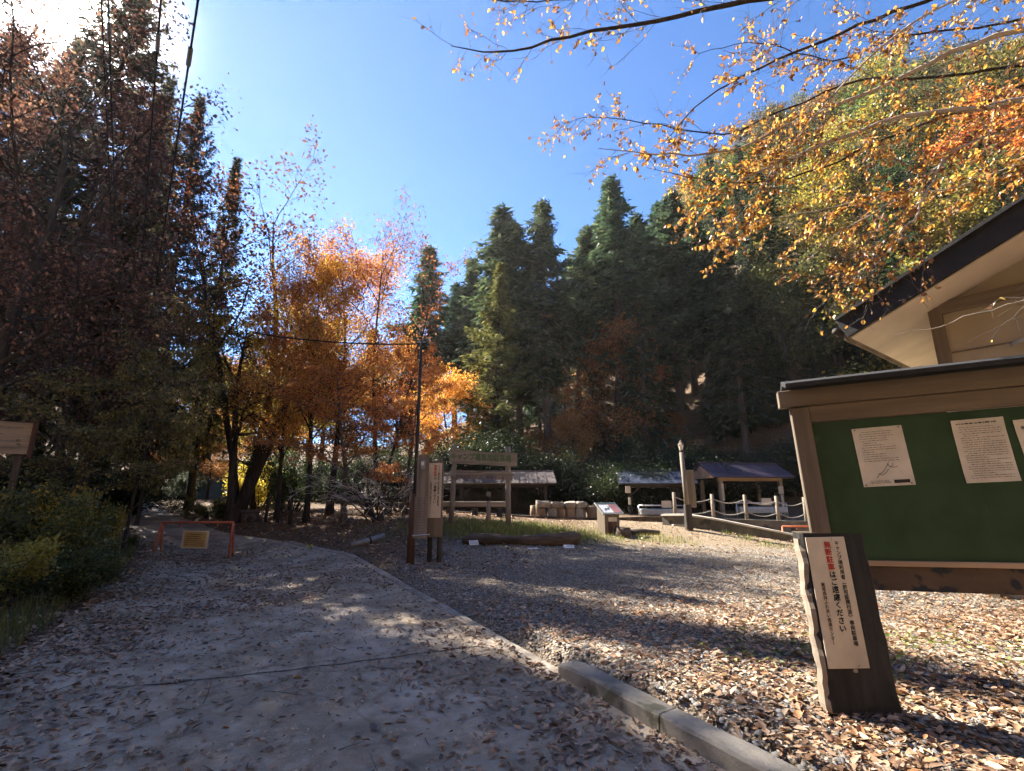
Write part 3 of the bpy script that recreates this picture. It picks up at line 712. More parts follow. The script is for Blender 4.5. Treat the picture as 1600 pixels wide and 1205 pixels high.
def poster(x, ztop, w, hg, label, tilt, kind):
    """a printed sheet pinned on the green panel (a thing of its own)"""
    p0 = MBoard.matrix_basis @ Vector((x, -.0065, ztop))
    q = thing('poster', label, 'poster', p0, rz_, 'sheets pinned on the green notice board'); q.rotation_euler = (0, R(-2.0) + tilt, rz_)
    mb = MB(); n = 6
    for i in range(n+1):
        for j in range(n+1):
            a, b_ = i/n, j/n
            cl = .010*max(0, abs(a-.5)*2-.7)/.3*max(0, abs(b_-.5)*2-.7)/.3 if kind != 'map' else .002*math.sin(a*5+b_*3)
            mb.v.append((a*w, -.002-cl, -b_*hg))
    for i in range(n):
        for j in range(n): mb.f.append((i*(n+1)+j, i*(n+1)+j+1, (i+1)*(n+1)+j+1, (i+1)*(n+1)+j))
    sh = mb.build('sheet', M['paper'], q)
    sol = sh.modifiers.new('thickness', 'SOLIDIFY'); sol.thickness = .0012; sol.offset = -1
    rg = np.random.default_rng(int(x*100)); f = -.0065
    if kind == 'map':
        textlines('lettering', w*.12, w*.8, -hg*.08, -hg*.58, 14, f, M['inkgrey'], q, .006, rg, .6)
        mb = MB()   # the little trail map
        for pts in ([(.3,.86),(.36,.79),(.44,.76),(.5,.70),(.56,.64),(.585,.60)], [(.56,.64),(.6,.69),(.68,.70),(.74,.68)], [(.36,.79),(.4,.82),(.48,.79),(.56,.72)], [(.6,.69),(.66,.66),(.66,.62)]):
            mb.tube([(a*w, f, -b_*hg) for a, b_ in pts], .0018, 4)
        mb.build('map_lines', M['ink'], q)
        MB().box((w*.76, f, -hg*.93), (w*.30, .001, hg*.055)).build('black_label', M['ink'], q)
        textlines('footer_lettering', w*.16, w*.55, -hg*.91, -hg*.95, 3, f, M['inkgrey'], q, .005, rg, .1)
        dots('pin', [(w*.06,f,-hg*.03),(w*.93,f,-hg*.03),(w*.05,f,-hg*.97),(w*.93,f,-hg*.97)], .006, M['inkbrown'], q)
    elif kind == 'list':
        textlines('heading_lettering', w*.07, w*.85, -hg*.075, -hg*.075, 1, f, M['ink'], q, .012, rg, 0)
        textlines('lettering', w*.12, w*.93, -hg*.13, -hg*.93, 24, f, M['inkgrey'], q, .006, rg, .6)
    else:
        MB().box((w*.30, f, -hg*.14), (w*.36, .001, hg*.05)).build('heading_lettering', M['inkgrey'], q)
        MB().box((w*.34, f, -hg*.22), (w*.36, .001, hg*.06)).build('red_band', M['inkred'], q)
        textlines('lettering', w*.12, w*.9, -hg*.35, -hg*.9, 14, f, M['inkgrey'], q, .007, rg, .5)
    return q
def board_uv(u, v):
    """where the photo's ray meets the panel plane, in the board's own coordinates"""
    mw = MBoard.matrix_basis; o_ = mw @ Vector((0, -.006, 0)); n_ = (mw.to_3x3() @ Vector((0,-1,0)))
    d_ = Vector(ray(u, v)); c_ = Vector((0,0,CH)); k = (o_ - c_).dot(n_) / d_.dot(n_)
    return mw.inverted() @ (c_ + d_*k)
for (uvs, lab, kind) in (([(1330,671),(1408,664),(1344,763)], 'pale pinned sheet with a small trail map near the timber post', 'map'),
                         ([(1484,658),(1566,651),(1505,757)], 'printed sheet of dense text lines pinned right of the map sheet', 'list'),
                         ([(1581,657),(1660,648),(1604,752)], 'sheet with a red band cut by the frame beside the text sheet', 'band')):
    a_, b_, c_ = (board_uv(*q) for q in uvs)
    poster(a_.x, a_.z, math.hypot(b_.x-a_.x, b_.z-a_.z), (a_-c_).length*.985, lab, -math.atan2(b_.z-a_.z, b_.x-a_.x), kind)

# ------------------------------------------------------------------ 3. toilet building with the gable roof
A0 = P(1312, 499, 8.5); A1 = P(1345, 522, 8.5)
g_ = Vector((.6,-.8,0)); e_ = Vector((.8,.6,0)); ks = .43
rb = math.atan2(g_.y, g_.x)
ob = Vector((A0.x, A0.y, h1(A0.x+3, A0.y)))
t = thing('toilet_building', 'beige rest house with dark gable verge and pale soffit behind the notice board', 'building', ob, rb)
# local axes: x along the gable (right and towards the camera), y away along the eave, z up
ze = A0.z - ob.z; half = 4.1; Ly = 8.0; ov = 1.0; sl = math.hypot(1, ks)
def zr(x): return ze + ks*(x if x < half else 2*half-x)
ang_ = math.atan(ks)
mb = MB()
for s_ in (0, 1):
    x0, x1 = (-.06, half) if s_ == 0 else (half, 2*half+.06)
    c = ((x0+x1)/2, Ly/2-.02, zr((x0+x1)/2)+.02); mb.box(c, (half*sl+.04, Ly+.1, .05), rot=(0, -ang_ if s_ == 0 else ang_, 0))
mb.build('roof', M['roof_dark'], t)
mb = MB()
for s_ in (0, 1):
    c = ((half/2 if s_ == 0 else half*1.5), .02, zr(half/2)-.19); mb.box(c, (half*sl, .045, .36), rot=(0, -ang_ if s_ == 0 else ang_, 0), bev=.006)
mb.build('verge_board', M['roof_dark'], t)
mb = MB()
for s_ in (0, 1):
    c = ((half/2-.03 if s_ == 0 else half*1.5+.03), -.012, zr(half/2)+.035); mb.box(c, (half*sl+.1, .03, .03), rot=(0, -ang_ if s_ == 0 else ang_, 0))
mb.build('drip_edge', M['steel'], t)
gt = MB().tube([(-.09,-.02,ze-.20),(-.09,Ly-.05,ze-.20)], .055, 8); gt.build('gutter', M['wood_dark'], t, True)
mb = MB()
for s_ in (0, 1):
    c = ((half/2+.06 if s_ == 0 else half*1.5-.06), Ly/2, zr(half/2)-.375); mb.box(c, (half*sl-.1, Ly-.1, .02), rot=(0, -ang_ if s_ == 0 else ang_, 0))
mb.build('soffit', M['soffit'], t)
for x in (.95, 2.2, 3.45): MB().box((x, ov/2+.05, zr(x)-.388), (.006, ov-.1, .006), rot=(0,-ang_,0)).build('soffit_joint', M['wood_brown'], t)
MB().box((.03, Ly/2, ze-.33), (.03, Ly-.05, .12), bev=.004).build('eave_fascia', M['wood_brown'], t)
mb = MB().prism([(1.15,-.5),(2*half-1.15,-.5),(2*half-1.15,zr(1.15)-.385),(half,zr(half)-.385),(1.15,zr(1.15)-.385)], ov, Ly-.6, Matrix(((1,0,0,0),(0,0,1,0),(0,1,0,0),(0,0,0,1))))
mb.build('wall', M['plaster'], t)
MB().box((1.10, ov-.03, zr(1.1)/2-.35), (.17, .14, zr(1.1)-.1), bev=.006).build('corner_post', M['wood_brown'], t)
MB().box((half, ov-.04, zr(1.1)-.42), (2*half-2.35, .12, .2), bev=.006).build('tie_beam', M['wood_brownh'], t)
MB().box((half, ov-.012, zr(1.1)-1.2), (2*half-2.4, .02, .02)).build('wall_joint', M['wood_brown'], t)
MB().tube([(1.9,ov-.06,zr(1.1)-1.25),(2.0,ov-.13,zr(1.1)-1.22),(3.0,ov-.13,zr(1.1)-1.18),(3.3,ov-.06,zr(1.1)-1.17)], .03, 8).build('pipe', M['bench_white'], t, True)

# ------------------------------------------------------------------ 4. orange barriers
def barrier(label, base, rotz, sign):
    t = thing('barrier', label, 'barrier', base, rotz, 'orange tubular road barriers')
    w, hh, r_ = 1.8, .95, .028
    f = MB().tube([(-w/2+.02,0,hh),(w/2-.02,0,hh)], r_, 8)
    for x in (-1, 1):
        f.tube([(x*(w/2-.02),0,hh+.01),(x*(w/2+.04),-.16,.03)], r_, 8).tube([(x*(w/2-.02),0,hh),(x*(w/2+.0),.17,.03)], r_, 8)
        f.tube([(x*(w/2+.04),-.2,.03),(x*(w/2+.0),.2,.03)], .02, 8)
    f.build('frame', M['orange'], t, True)
    b_ = MB()
    for y_ in (-.15, .16): b_.tube([(-w/2,y_,.06),(w/2,y_,.06)], .022, 8)
    b_.build('bottom_bar', M['orange'], t, True)
    for x in (-.42, .5): MB().box((x, 0, hh-.065), (.035,.02,.09), bev=.004).build('hanger', M['orange'], t)
    if sign:
        s_ = MB().box((0, -.02, hh-.42), (.66,.012,.44), bev=.003).build('notice', M['cream'], t)
        s_.rotation_euler = (R(4), R(2), 0)
        MB().box((0, -.0275, hh-.42), (.54,.003,.37)).build('amber_field', M['amber'], s_)
        textlines('lettering', -.24, .24, hh-.30, hh-.56, 6, -.030, M['inkbrown'], s_, .022, np.random.default_rng(3), .3)
        MB().tube([(-.42,0,hh-.1),(-.3,-.01,hh-.2)], .004, 4).build('wire', M['steel'], t); MB().tube([(.5,0,hh-.1),(.3,-.01,hh-.2)], .004, 4).build('wire', M['steel'], t)
    else:
        MB().box((0,-.02,hh-.3), (1.2,.012,.3), bev=.003).build('notice', M['cream'], t)
    return t
b0 = spot(301, 12.25); barrier('orange tube barrier hung with an amber notice, across the concrete road', b0, R(4), True)

# ------------------------------------------------------------------ 5. pair of signs at the road edge
s1 = spot(677, 10.3)
t = thing('parking_sign', 'upright boarded sign with red and black writing at the road edge', 'sign', s1, R(-3))
hs = zat(720, s1.y) - s1.z
for x in (-.09, .12): MB().tube([(x,0,-.2),(x,.0,hs*.42)], [.055,.05], 8).build('leg', M['wood_dark'], t, True)
MB().box((0,-.08,hs*.62), (.37,.05,hs*.76), bev=.008).build('backboard', M['wood_brown'], t)
parking_plate(t, .30, hs*.545, hs-.06, -.115, gap=True, s=.93)
s2 = spot(651, 10.15)
t = thing('notice_post', 'reddish round post carrying a weathered plank and grey meter box', 'sign post', s2, R(-8))
h2 = zat(772, s2.y) - s2.z
MB().tube([(-.14,0,-.2),(-.15,0,.6),(-.14,0,h2)], [.085,.08,.075], 10, wob=.03).build('pole', M['wood_red'], t, True)
h3 = zat(715, s2.y) - s2.z
MB().box((.06,-.03,h2*.66), (.30,.035,h2*.6), bev=.006).build('plank', M['wood_grey'], t)
MB().box((.06,.0,(h2*.98+h3)/2), (.26,.05,h3-h2*.9), bev=.006).build('upper_board', M['wood_grey'], t)
bx = MB().box((.07,-.05,h3-.17), (.10,.06,.2), bev=.015).build('meter_box', M['greymetal'], t)
MB().box((.07,-.084,h3-.14), (.06,.01,.08), bev=.003).build('meter_window', M['white'], bx)
MB().tube([(-.14,-.05,h2*.40),(.28,-.06,h2*.42)], .014, 6).build('bracket', M['steel'], t)
textlines('faded_lettering', -.06, .17, h2*.9, h2*.42, 13, -.0485, M['inkgrey'], t, .02, np.random.default_rng(9), .4)

# ------------------------------------------------------------------ 6. parking gate sign
pl_, pr_ = spot(706.5, 14.2), spot(794.5, 14.2)
t = thing('gate_sign', 'two-post timber gate sign with green painted lettering standing in the grass', 'sign', ((pl_.x+pr_.x)/2, pl_.y, (pl_.z+pr_.z)/2), math.atan2(pr_.y-pl_.y, pr_.x-pl_.x) + R(2))
gw = (pr_.x-pl_.x)/2; zz = lambda v: zat(v, pl_.y) - (pl_.z+pr_.z)/2
MB().tube([(-gw-.04,0,-.35),(-gw,0,1.0),(-gw+.03,0,zz(694))], [.085,.08,.07], 10, wob=.02).build('post', M['wood_grey'], t, True)
MB().tube([(gw,0,-.35),(gw-.01,0,1.0),(gw-.02,0,zz(698))], [.085,.085,.08], 10, wob=.02).build('post', M['wood_grey'], t, True)
def wavy_board(x0, x1, zc, hgt, sag, th, y):
    mb = MB(); n = 14
    for i in range(n+1):
        k = i/n; x = x0+(x1-x0)*k; z = zc(k) - sag*math.sin(PI*k); hh = hgt*(1+.05*math.sin(k*9)+.03*math.sin(k*23))
        for yy in (y-th/2, y+th/2):
            mb.v += [(x, yy, z-hh/2), (x, yy, z+hh/2)]
    for i in range(n):
        a = i*4; b_ = a+4
        mb.f += [(a,b_,b_+1,a+1),(a+2,a+3,b_+3,b_+2),(a+1,b_+1,b_+3,a+3),(a,a+2,b_+2,b_)]
    mb.f += [(0,1,3,2),(n*4,n*4+2,n*4+3,n*4+1)]
    return mb
tb = wavy_board(-gw-.12, gw+.26, lambda k: (zz(713)*(1-k)+zz(718.5)*k), .40, .02, .05, -.10).build('top_board', M['wood_greyh'], t)
letters('lettering', 'キャンプ場専用駐車場', .185, M['inkgreen'], tb, (-gw+.0, -.1285, zz(713.2)), vertical=False, pitch=.99, bold=.045, ydir=(.0,0,1.25), xdir=(1,0,-.045))
lb = wavy_board(-gw-.08, gw+.12, lambda k: (zz(741)*(1-k)+zz(744.5)*k), .235, .0, .045, -.11).build('lower_board', M['wood_greyh'], t)
letters('lettering', '高尾森林ふれあい推進センター', .115, M['inkpurple'], lb, (-gw+.14, -.1365, zz(744.5)), vertical=False, pitch=.98, bold=.035, xdir=(1,0,-.03))
letters('small_lettering', '東京都八王子市裏高尾町', .055, M['inkpurple'], lb, (-gw+.10, -.1365, zz(738.0)), vertical=False, pitch=.96, bold=.02, xdir=(1,0,-.03)) if False else textlines('small_print', -gw+.08, gw*.05, zz(739), zz(739), 1, -.1365, M['inkpurple'], lb, .035, np.random.default_rng(2), 0)
p3 = spot(763, 14.6)
t = thing('short_post', 'short round post with a grey cap box between the gate sign posts', 'post', p3)
hp = zat(771, p3.y) - p3.z
MB().tube([(0,0,-.3),(0,0,hp)], [.075,.07], 9, wob=.02).build('pole', M['wood_grey'], t, True)
MB().box((0,-.02,hp-.03), (.13,.12,.14), bev=.01).build('cap_box', M['greymetal'], t)
MB().tube([(0,0,hp-.1),(0,0,hp-.22)], .08, 9).build('dark_band', M['wood_dark'], t, True)

# ------------------------------------------------------------------ 7. fallen log, three white cards, lectern
def card(u, t_, label, w, hg, rx, rz__, lift):
    p = spot(u, t_); c = thing('info_card', label, 'card', (p.x, p.y, p.z + lift), R(rz__), 'small white cards by the fallen log')
    s_ = MB().box((0,0,hg/2), (w,.012,hg), bev=.002).build('card_face', M['white'], c); s_.rotation_euler = (R(rx), 0, 0)
    textlines('lettering', -w*.4, w*.4, hg*.8, hg*.2, 4, -.0072, M['inkgrey'], s_, .012, np.random.default_rng(u), .4)
    return c
la_, lz_ = spot(722, 12.0), spot(905, 12.3)
t = thing('fallen_log', 'long gnarled fallen log lying along the grass before the gate sign', 'log', (la_+lz_)/2, math.atan2(lz_.y-la_.y, lz_.x-la_.x))
LL = (lz_-la_).length; pts = []; rr = []
for i in range(16):
    k = i/15; pts.append((-LL/2+LL*k, .05*math.sin(k*7), .10 + .035*math.sin(k*5+1) + .06*k)); rr.append(.11+.03*math.sin(k*11)+.055*k + (.03 if .82 < k < .95 else 0))
rr[0] = .06; rr[-1] = .14
MB().tube(pts, rr, 12, wob=.10).build('trunk', M['log'], t, True)
MB().tube([(-.6,.05,.16),(-.9,.22,.25),(-1.25,.3,.2)], [.06,.045,.02], 7, wob=.1).build('broken_limb', M['log'], t, True)
MB().tube([(LL/2-.02,.03,.17),(LL/2+.02,.03,.17)], [.12,.11], 12).build('cut_end', M['cutwood'], t)
card(741, 11.75, 'white card tilted against the dark end of the fallen log', .24, .13, -38, 24, .05)
card(833, 11.55, 'white card lying flat on the gravel before the middle of the log', .24, .13, -84, 6, .02)
card(889, 11.75, 'white card propped under the thick end of the fallen log', .26, .13, -60, -4, .02)
p4 = spot(951, 14.6)
t = thing('lectern_sign', 'slanted picture panel on a boxed wooden stand on the sunny bank', 'information sign', p4, R(22))
hl = zat(790, p4.y) - p4.z
MB().prism([(-.22,-.2),(.2,-.2),(.2,hl-.02),(-.22,hl-.28)], -.26, .26, Matrix(((0,0,1,0),(1,0,0,0),(0,1,0,0),(0,0,0,1)))).build('stand', M['wood_brown'], t)
mbp = MB().box((0,0,0), (.76,.60,.035), bev=.006); pn = mbp.build('panel', M['greymetal'], t); pn.location = (.03,-.03,hl-.09); pn.rotation_euler = (R(33), 0, 0)
MB().box((-.13,-.03,.019), (.34,.40,.003)).build('map_print', M['white'], pn)
MB().box((.19,-.02,.019), (.26,.42,.003)).build('red_print', M['mapred'], pn)
MB().box((0,.245,.019), (.68,.06,.003)).build('title_print', M['dull_teal'], pn)
MB().tube([(-.22,-.12,.021),(-.16,-.02,.021),(-.06,-.04,.021),(0,.08,.021)], .012, 5).build('map_lines', M['dull_teal'], pn)
MB().box((.02,-.215,hl*.50), (.30,.012,.13), bev=.003).build('notice', M['cream'], t)
MB().box((0,-.225,hl*.22), (.30,.03,hl*.42), bev=.004).build('lower_plank', M['wood_red'], t)
p5 = spot(974, 14.1)
t = thing('cut_stump', 'low round cut log block beside the picture lectern', 'stump', p5, .4)
MB().tube([(0,0,-.1),(0,0,.10),(.02,0,.27)], [.25,.24,.21], 12, wob=.06).build('block', M['log'], t, True)
MB().tube([(.02,0,.265),(.02,0,.277)], [.195,.19], 12).build('cut_face', M['cutwood'], t)
p6 = spot(1005, 14.5)
lg = MB().tube([(-.55,0,.06),(0,.02,.08),(.5,-.02,.05)], [.08,.09,.07], 9, wob=.08).build('half_buried_log', M['log'], None, True); lg.location = p6; lg.rotation_euler = (0,0,-.1); tag(lg, 'half buried mossy log in the earth right of the lectern', 'log')

# ------------------------------------------------------------------ 8. lamp post
p7 = spot(1077, 15.2)
t = thing('lamp_post', 'slim dark lamp post topped with a small lantern at the concrete wall', 'lamp post', p7)
hL = zat(690, p7.y) - p7.z; lean = -.06
MB().box((0,0,.35), (.20,.20,.9), bev=.015).build('base_post', M['wood_dark'], t)
MB().tube([(0,0,.5),(lean,0,hL-.33)], [.085,.07], 8).build('pole', M['wood_grey'], t, True)
pk = MB().box((.17,.02,hL*.46), (.27,.04,hL*.42), bev=.006).build('plank', M['wood_brown'], t)
MB().tube([(lean,0,hL-.35),(lean,0,hL-.28)], [.08,.05], 8).build('collar', M['wood_dark'], t, True)
MB().tube([(lean,0,hL-.28),(lean,0,hL-.12)], [.05,.085], 6).build('lantern_glass', M['lampglass'], t)
MB().tube([(lean,0,hL-.12),(lean,0,hL-.06),(lean,0,hL+.04)], [.11,.06,.008], 6).build('lantern_cap', M['wood_grey'], t)

# ------------------------------------------------------------------ 9. retaining walls
def wall_run(name, label, pts, th, m, cope=None, cope_w=.3):
    """pts: (x, y, z bottom, z top) along the wall"""
    o = MB(); n = len(pts)
    for i, (x, y, z0, z1) in enumerate(pts):
        a = pts[min(i+1,n-1)]; b_ = pts[max(i-1,0)]; d = Vector((a[0]-b_[0], a[1]-b_[1], 0)).normalized(); nn_ = Vector((-d.y, d.x, 0))
        for (s_, z) in ((-1,z0),(-1,z1),(1,z1),(1,z0)): o.v.append((x+nn_.x*s_*th/2, y+nn_.y*s_*th/2, z))
    for i in range(n-1):
        for k in range(4): o.f.append((i*4+k, i*4+(k+1)%4, i*4+4+(k+1)%4, i*4+4+k))
    o.f += [(0,1,2,3), tuple((n-1)*4+k for k in (3,2,1,0))]
    if not cope:
        w_ = o.build(name, m); tag(w_, label, 'wall'); return w_
    t = thing(name, label, 'wall'); o.build('wall_body', m, t)
    c = MB()
    for i, (x, y, z0, z1) in enumerate(pts):
        a = pts[min(i+1,n-1)]; b_ = pts[max(i-1,0)]; d = Vector((a[0]-b_[0], a[1]-b_[1], 0)).normalized(); nn_ = Vector((-d.y, d.x, 0))
        for (s_, z) in ((-1,z1+.003),(-1,z1+.06),(1,z1+.06),(1,z1+.003)): c.v.append((x+nn_.x*s_*cope_w/2, y+nn_.y*s_*cope_w/2, z))
    for i in range(n-1):
        for k in range(4): c.f.append((i*4+k, i*4+(k+1)%4, i*4+4+(k+1)%4, i*4+4+k))
    c.f += [(0,1,2,3), tuple((n-1)*4+k for k in (3,2,1,0))]
    c.build('coping', M['coping'], t); return t
pts = []
for u, tt, vt in ((1038,16.6,806),(1075,15.9,806),(1120,15.5,813),(1170,15.1,823),(1220,14.8,833),(1275,14.5,845)):
    p = spot(u, tt); pts.append((p.x, p.y, p.z-.4, zat(vt, p.y)))
wall_run('ramp_wall', 'low stained concrete wall with pale coping sloping down beside the gravel', pts, .22, M['wallcon'], True, .34)
pts = []
for u, tt, vt in ((1110,18.6,810),(1175,18.0,812),(1240,17.6,814),(1310,17.2,815)):
    p = spot(u, tt); pts.append((p.x, p.y, p.z-.8, zat(vt, p.y)))
wall_run('terrace_wall', 'dark grey terrace wall under the rope fence behind the sloping coping', pts, .25, M['wallcon'])
TW = pts
pts = []
for u, tt, vt in ((640,19.4,806),(760,19.0,808),(845,18.6,808),(900,18.4,809),(960,18.2,809),(1040,17.2,806)):
    p = spot(u, tt); pts.append((p.x, p.y, p.z-.4, max(zat(vt, p.y), p.z+.08)))
wall_run('terrace_edging', 'low timber edging along the top of the bank behind the lectern', pts, .16, M['log'])
b1 = spot(1258, 16.3); barrier('orange barrier seen only at its top behind the sloping wall coping', (b1.x+.2, b1.y, zat(823, b1.y)-.95), R(-6), False)

# ------------------------------------------------------------------ 10. rope fence
t = thing('rope_fence', 'fence of pale round posts joined by two sagging ropes before the sheds', 'fence')
fp = []
for u, tt, v0, v1 in ((1053,18.6,806,769),(1112,18.9,808,772),(1163,18.5,809,773),(1212,18.2,809,775),(1255,18.6,809,777)):
    x = (u-800)/F*tt; y = tt/CT; zt_ = zat(v1, y); z0 = min(zat(v0, y), zt_-.9)
    MB().tube([(x,y,z0-.3),(x+.0,y,zt_)], [.07,.065], 9, wob=.02).build('post', M['wood_pale'], t, True); fp.append((x,y,zt_))
for hz in (.18, .62):
    for a, b_ in zip(fp[:-1], fp[1:]):
        pts = [tuple(a[i]+(b_[i]-a[i])*k/10 - (0 if i < 2 else hz + .16*math.sin(PI*k/10)) for i in range(3)) for k in range(11)]
        MB().tube(pts, .018, 6).build('rope', M['rope'], t, True)

# ------------------------------------------------------------------ 11. sheds
def shed(label, u0, u1, t0, t1, v_ridge, v_eave, rmat, postmat, v_floor=808, depth=2.4, brace=True, beam=None, seams=0, npost=2, backwall=False):
    a = spot(u0, t0); b_ = spot(u1, t1)
    c = (a+b_)/2; rz__ = math.atan2(b_.y-a.y, b_.x-a.x); w = (Vector((b_.x,b_.y,0))-Vector((a.x,a.y,0))).length
    z0 = c.z; t = thing('shed', label, 'shed', (c.x,c.y,z0), rz__, 'open cooking sheds on the terrace')
    zr_ = zat(v_ridge, c.y+depth/2) - z0; ze_ = zat(v_eave, c.y) - z0
    xs = [-w/2+.35 + (w-.7)*i/(npost-1) for i in range(npost)]
    for x in xs:
        for y in (.35, depth-.35): MB().box((x,y,ze_/2-.15), (.16,.16,ze_+.2), bev=.01).build('post', postmat, t)
        if brace: MB().tube([(x,.35,ze_*.62),(x+(.55 if x < 0 else -.55),.35,ze_-.04)], .05, 6).build('brace', postmat, t)
    MB().box((0,.35,ze_-.03), (w-.5,.14,.2), bev=.01).build('front_beam', beam or M['wood_darkh'], t)
    MB().box((0,depth-.35,ze_-.03), (w-.5,.14,.2), bev=.01).build('back_beam', M['wood_darkh'], t)
    pit = math.atan2(zr_-ze_, depth/2); ln = math.hypot(zr_-ze_, depth/2)
    rf = MB()
    for s_ in (-1, 1): rf.box((0, depth/2+s_*depth/4, (zr_+ze_)/2+.06), (w+.3, ln+.12, .05), rot=(-s_*pit,0,0))
    ro = rf.build('roof', rmat, t)
    if seams:
        for i in range(seams):
            x = -w/2-.1+(w+.2)*i/(seams-1)
            MB().box((x, depth/4, (zr_+ze_)/2+.10), (.035, ln+.1, .035), rot=(pit,0,0)).build('seam', rmat, ro)
    MB().box((0, depth/2, zr_+.10), (w+.32,.16,.04), bev=.006).build('ridge_cap', rmat, ro)
    for x in (-w/2-.1, w/2+.1): MB().add([(x,0,ze_+.0),(x,depth,ze_),(x,depth/2,zr_-.02),(x+.03,0,ze_),(x+.03,depth,ze_),(x+.03,depth/2,zr_-.02)], [(0,1,2),(3,5,4),(0,3,4,1),(1,4,5,2),(2,5,3,0)]).build('gable', beam or M['wood_darkh'], t)
    if backwall: MB().box((0,depth-.2,ze_*.5), (w-.6,.06,ze_*1.0)).build('back_wall', M['wood_dark'], t)
    return t, w, ze_
def sink(u, tt, v0, v1, w, label):
    p = spot(u, tt); z1 = zat(v0, p.y)-p.z; z2 = zat(v1, p.y)-p.z
    t = thing('wash_stand', label, 'wash stand', p, R(-2), 'long wash stands in the sheds')
    f = MB()
    for x in (-w/2, w/2): f.tube([(x,0,-.05),(x,0,z1)], .03, 6)
    f.tube([(-w/2,0,z1),(w/2,0,z1)], .03, 6).build('frame', M['steel'], t, True)
    MB().box((0,.1,z2), (w-.15,.5,.26), bev=.03).build('basin', M['bench_white'], t)
    MB().box((.1*w,-.04,z1+.05), (.42,.012,.3), bev=.003).build('notice', M['cream'], t)
    return t
shed('open shed with blue-grey roof and braced dark post left of the lamp post', 974, 1088, 21.5, 21.0, 739, 757, M['roof_blue'], M['wood_dark'])
t, w, ze_ = shed('open shed with purple metal roof and tan beam above the rope fence', 1125, 1244, 21.0, 21.4, 727, 747, M['roof_purple'], M['wood_pale'], beam=M['wood_tan'], brace=False)
MB().box((-w/2+.4,.26,ze_*.62), (.1,.012,.75), bev=.003).build('notice', M['cream'], t)
MB().box((w/2-.4,.26,ze_*.68), (.24,.012,.34), bev=.003).build('notice', M['cream'], t)
MB().box((w/2-.38,.26,ze_*.36), (.1,.012,.6), bev=.003).build('notice', M['cream'], t)
sink(1035, 20.8, 790, 800, 2.0, 'long pale wash stand with a notice under the blue-grey roof')
sink(1192, 20.4, 786, 797, 2.1, 'long pale wash stand with a notice under the purple roof')
t, w, ze_ = shed('long dark shed with seamed brown metal roof behind the gate sign', 640, 866, 21.5, 21.5, 739, 757, M['roof_metal'], M['wood_dark'], depth=3.2, seams=17, npost=4, backwall=True)
p = spot(984, 21.1)
t = thing('wall_notice', 'two cream notices on the braced post of the blue-grey shed', 'notice', (p.x, p.y-.1, p.z))
MB().box((-.02,.1,zat(765,p.y)-p.z), (.22,.03,.3), bev=.004).build('upper_notice', M['cream'], t)
MB().box((.03,.1,zat(783,p.y)-p.z), (.1,.03,.3), bev=.004).build('lower_notice', M['cream'], t)

# ------------------------------------------------------------------ 12. stone and log seats on the terrace, long timbers
def block_seat(u, tt, v, w, label, m, mt, tall=None):
    p = spot(u, tt); hh = zat(v, p.y)-p.z
    t = thing('stump_seat', label, 'stump', p, random.uniform(0,3), 'log and stone blocks on the terrace')
    MB().tube([(0,0,-.25),(0,0,hh*.5),(0,0,hh)], [w*.53,w*.5,w*.47], 11, wob=.06).build('block', m, t, True)
    MB().tube([(0,0,hh-.004),(0,0,hh+.006)], [w*.44,w*.43], 11).build('cut_face', mt, t)
    return t
block_seat(834, 18.9, 790, .28, 'pale cut log standing at the left end of the stone blocks', M['cutwood'], M['wood_pale'])
block_seat(841, 18.7, 782, .2, 'thin upright log with a square top beside the stone blocks', M['wood_pale'], M['wood_pale'])
block_seat(911, 18.7, 797, .22, 'small reddish stump between the stone blocks and the lectern', M['cutwood'], M['wood_pale'])
block_seat(925, 18.9, 791, .42, 'broad sunlit stump right behind the lectern panel', M['cutwood'], M['cutwood'])
def stone_run(x0, tt, label):
    t = thing('stone_hearth', label, 'hearth', spot(x0, tt), R(-2))
    hh = zat(784, t.location.y) - t.location.z
    xs = [-.85,-.42,-.05,.3,.62]
    for i, x in enumerate(xs): MB().box((x,0,hh*.33-.1), (.3+.04*(i%2),.5,hh*.62+.2), jit=.03, bev=.05).build('leg_block', M['stone'] if i in (1,4) else M['cutwood'], t)
    for i, (x, w_) in enumerate(((-.75,.5),(-.22,.5),(.28,.44),(.72,.4))): MB().box((x,0,hh*.83), (w_,.62,hh*.34), jit=.03, bev=.05).build('top_block', M['stone'], t)
    return t
stone_run(880, 18.8, 'long hearth of squared stone blocks laid on uprights, on the terrace edge')
def timber(u0, u1, tt, v0, v1, th, label, m, name='long_timber'):
    a = spot(u0, tt); b_ = spot(u1, tt); za, zb = zat(v0, a.y), zat(v1, b_.y)
    c = (a+b_)/2; t = thing(name, label, 'timber', (c.x,c.y,c.z), math.atan2(b_.y-a.y, b_.x-a.x), 'long squared timbers on trestles')
    L_ = (b_-a).length
    MB().box((0,0,(za+zb)/2-c.z), (L_,.3,th), rot=(0,-math.atan2(zb-za,L_),0), bev=.02).build('beam', m, t)
    for x in (-.38, .02, .4): MB().box((x*L_,0,((za+zb)/2-c.z)/2-.1), (.2,.34,(za+zb)/2-c.z+.1-th), bev=.01).build('leg', M['wood_dark'], t)
    return t
timber(690, 790, 17.6, 788, 788, .2, 'squared grey timber bench seen between the gate sign posts', M['wood_greyh'])
timber(566, 642, 16.6, 788, 790, .18, 'dark timber bench beneath the bare twiggy bush', M['log'])

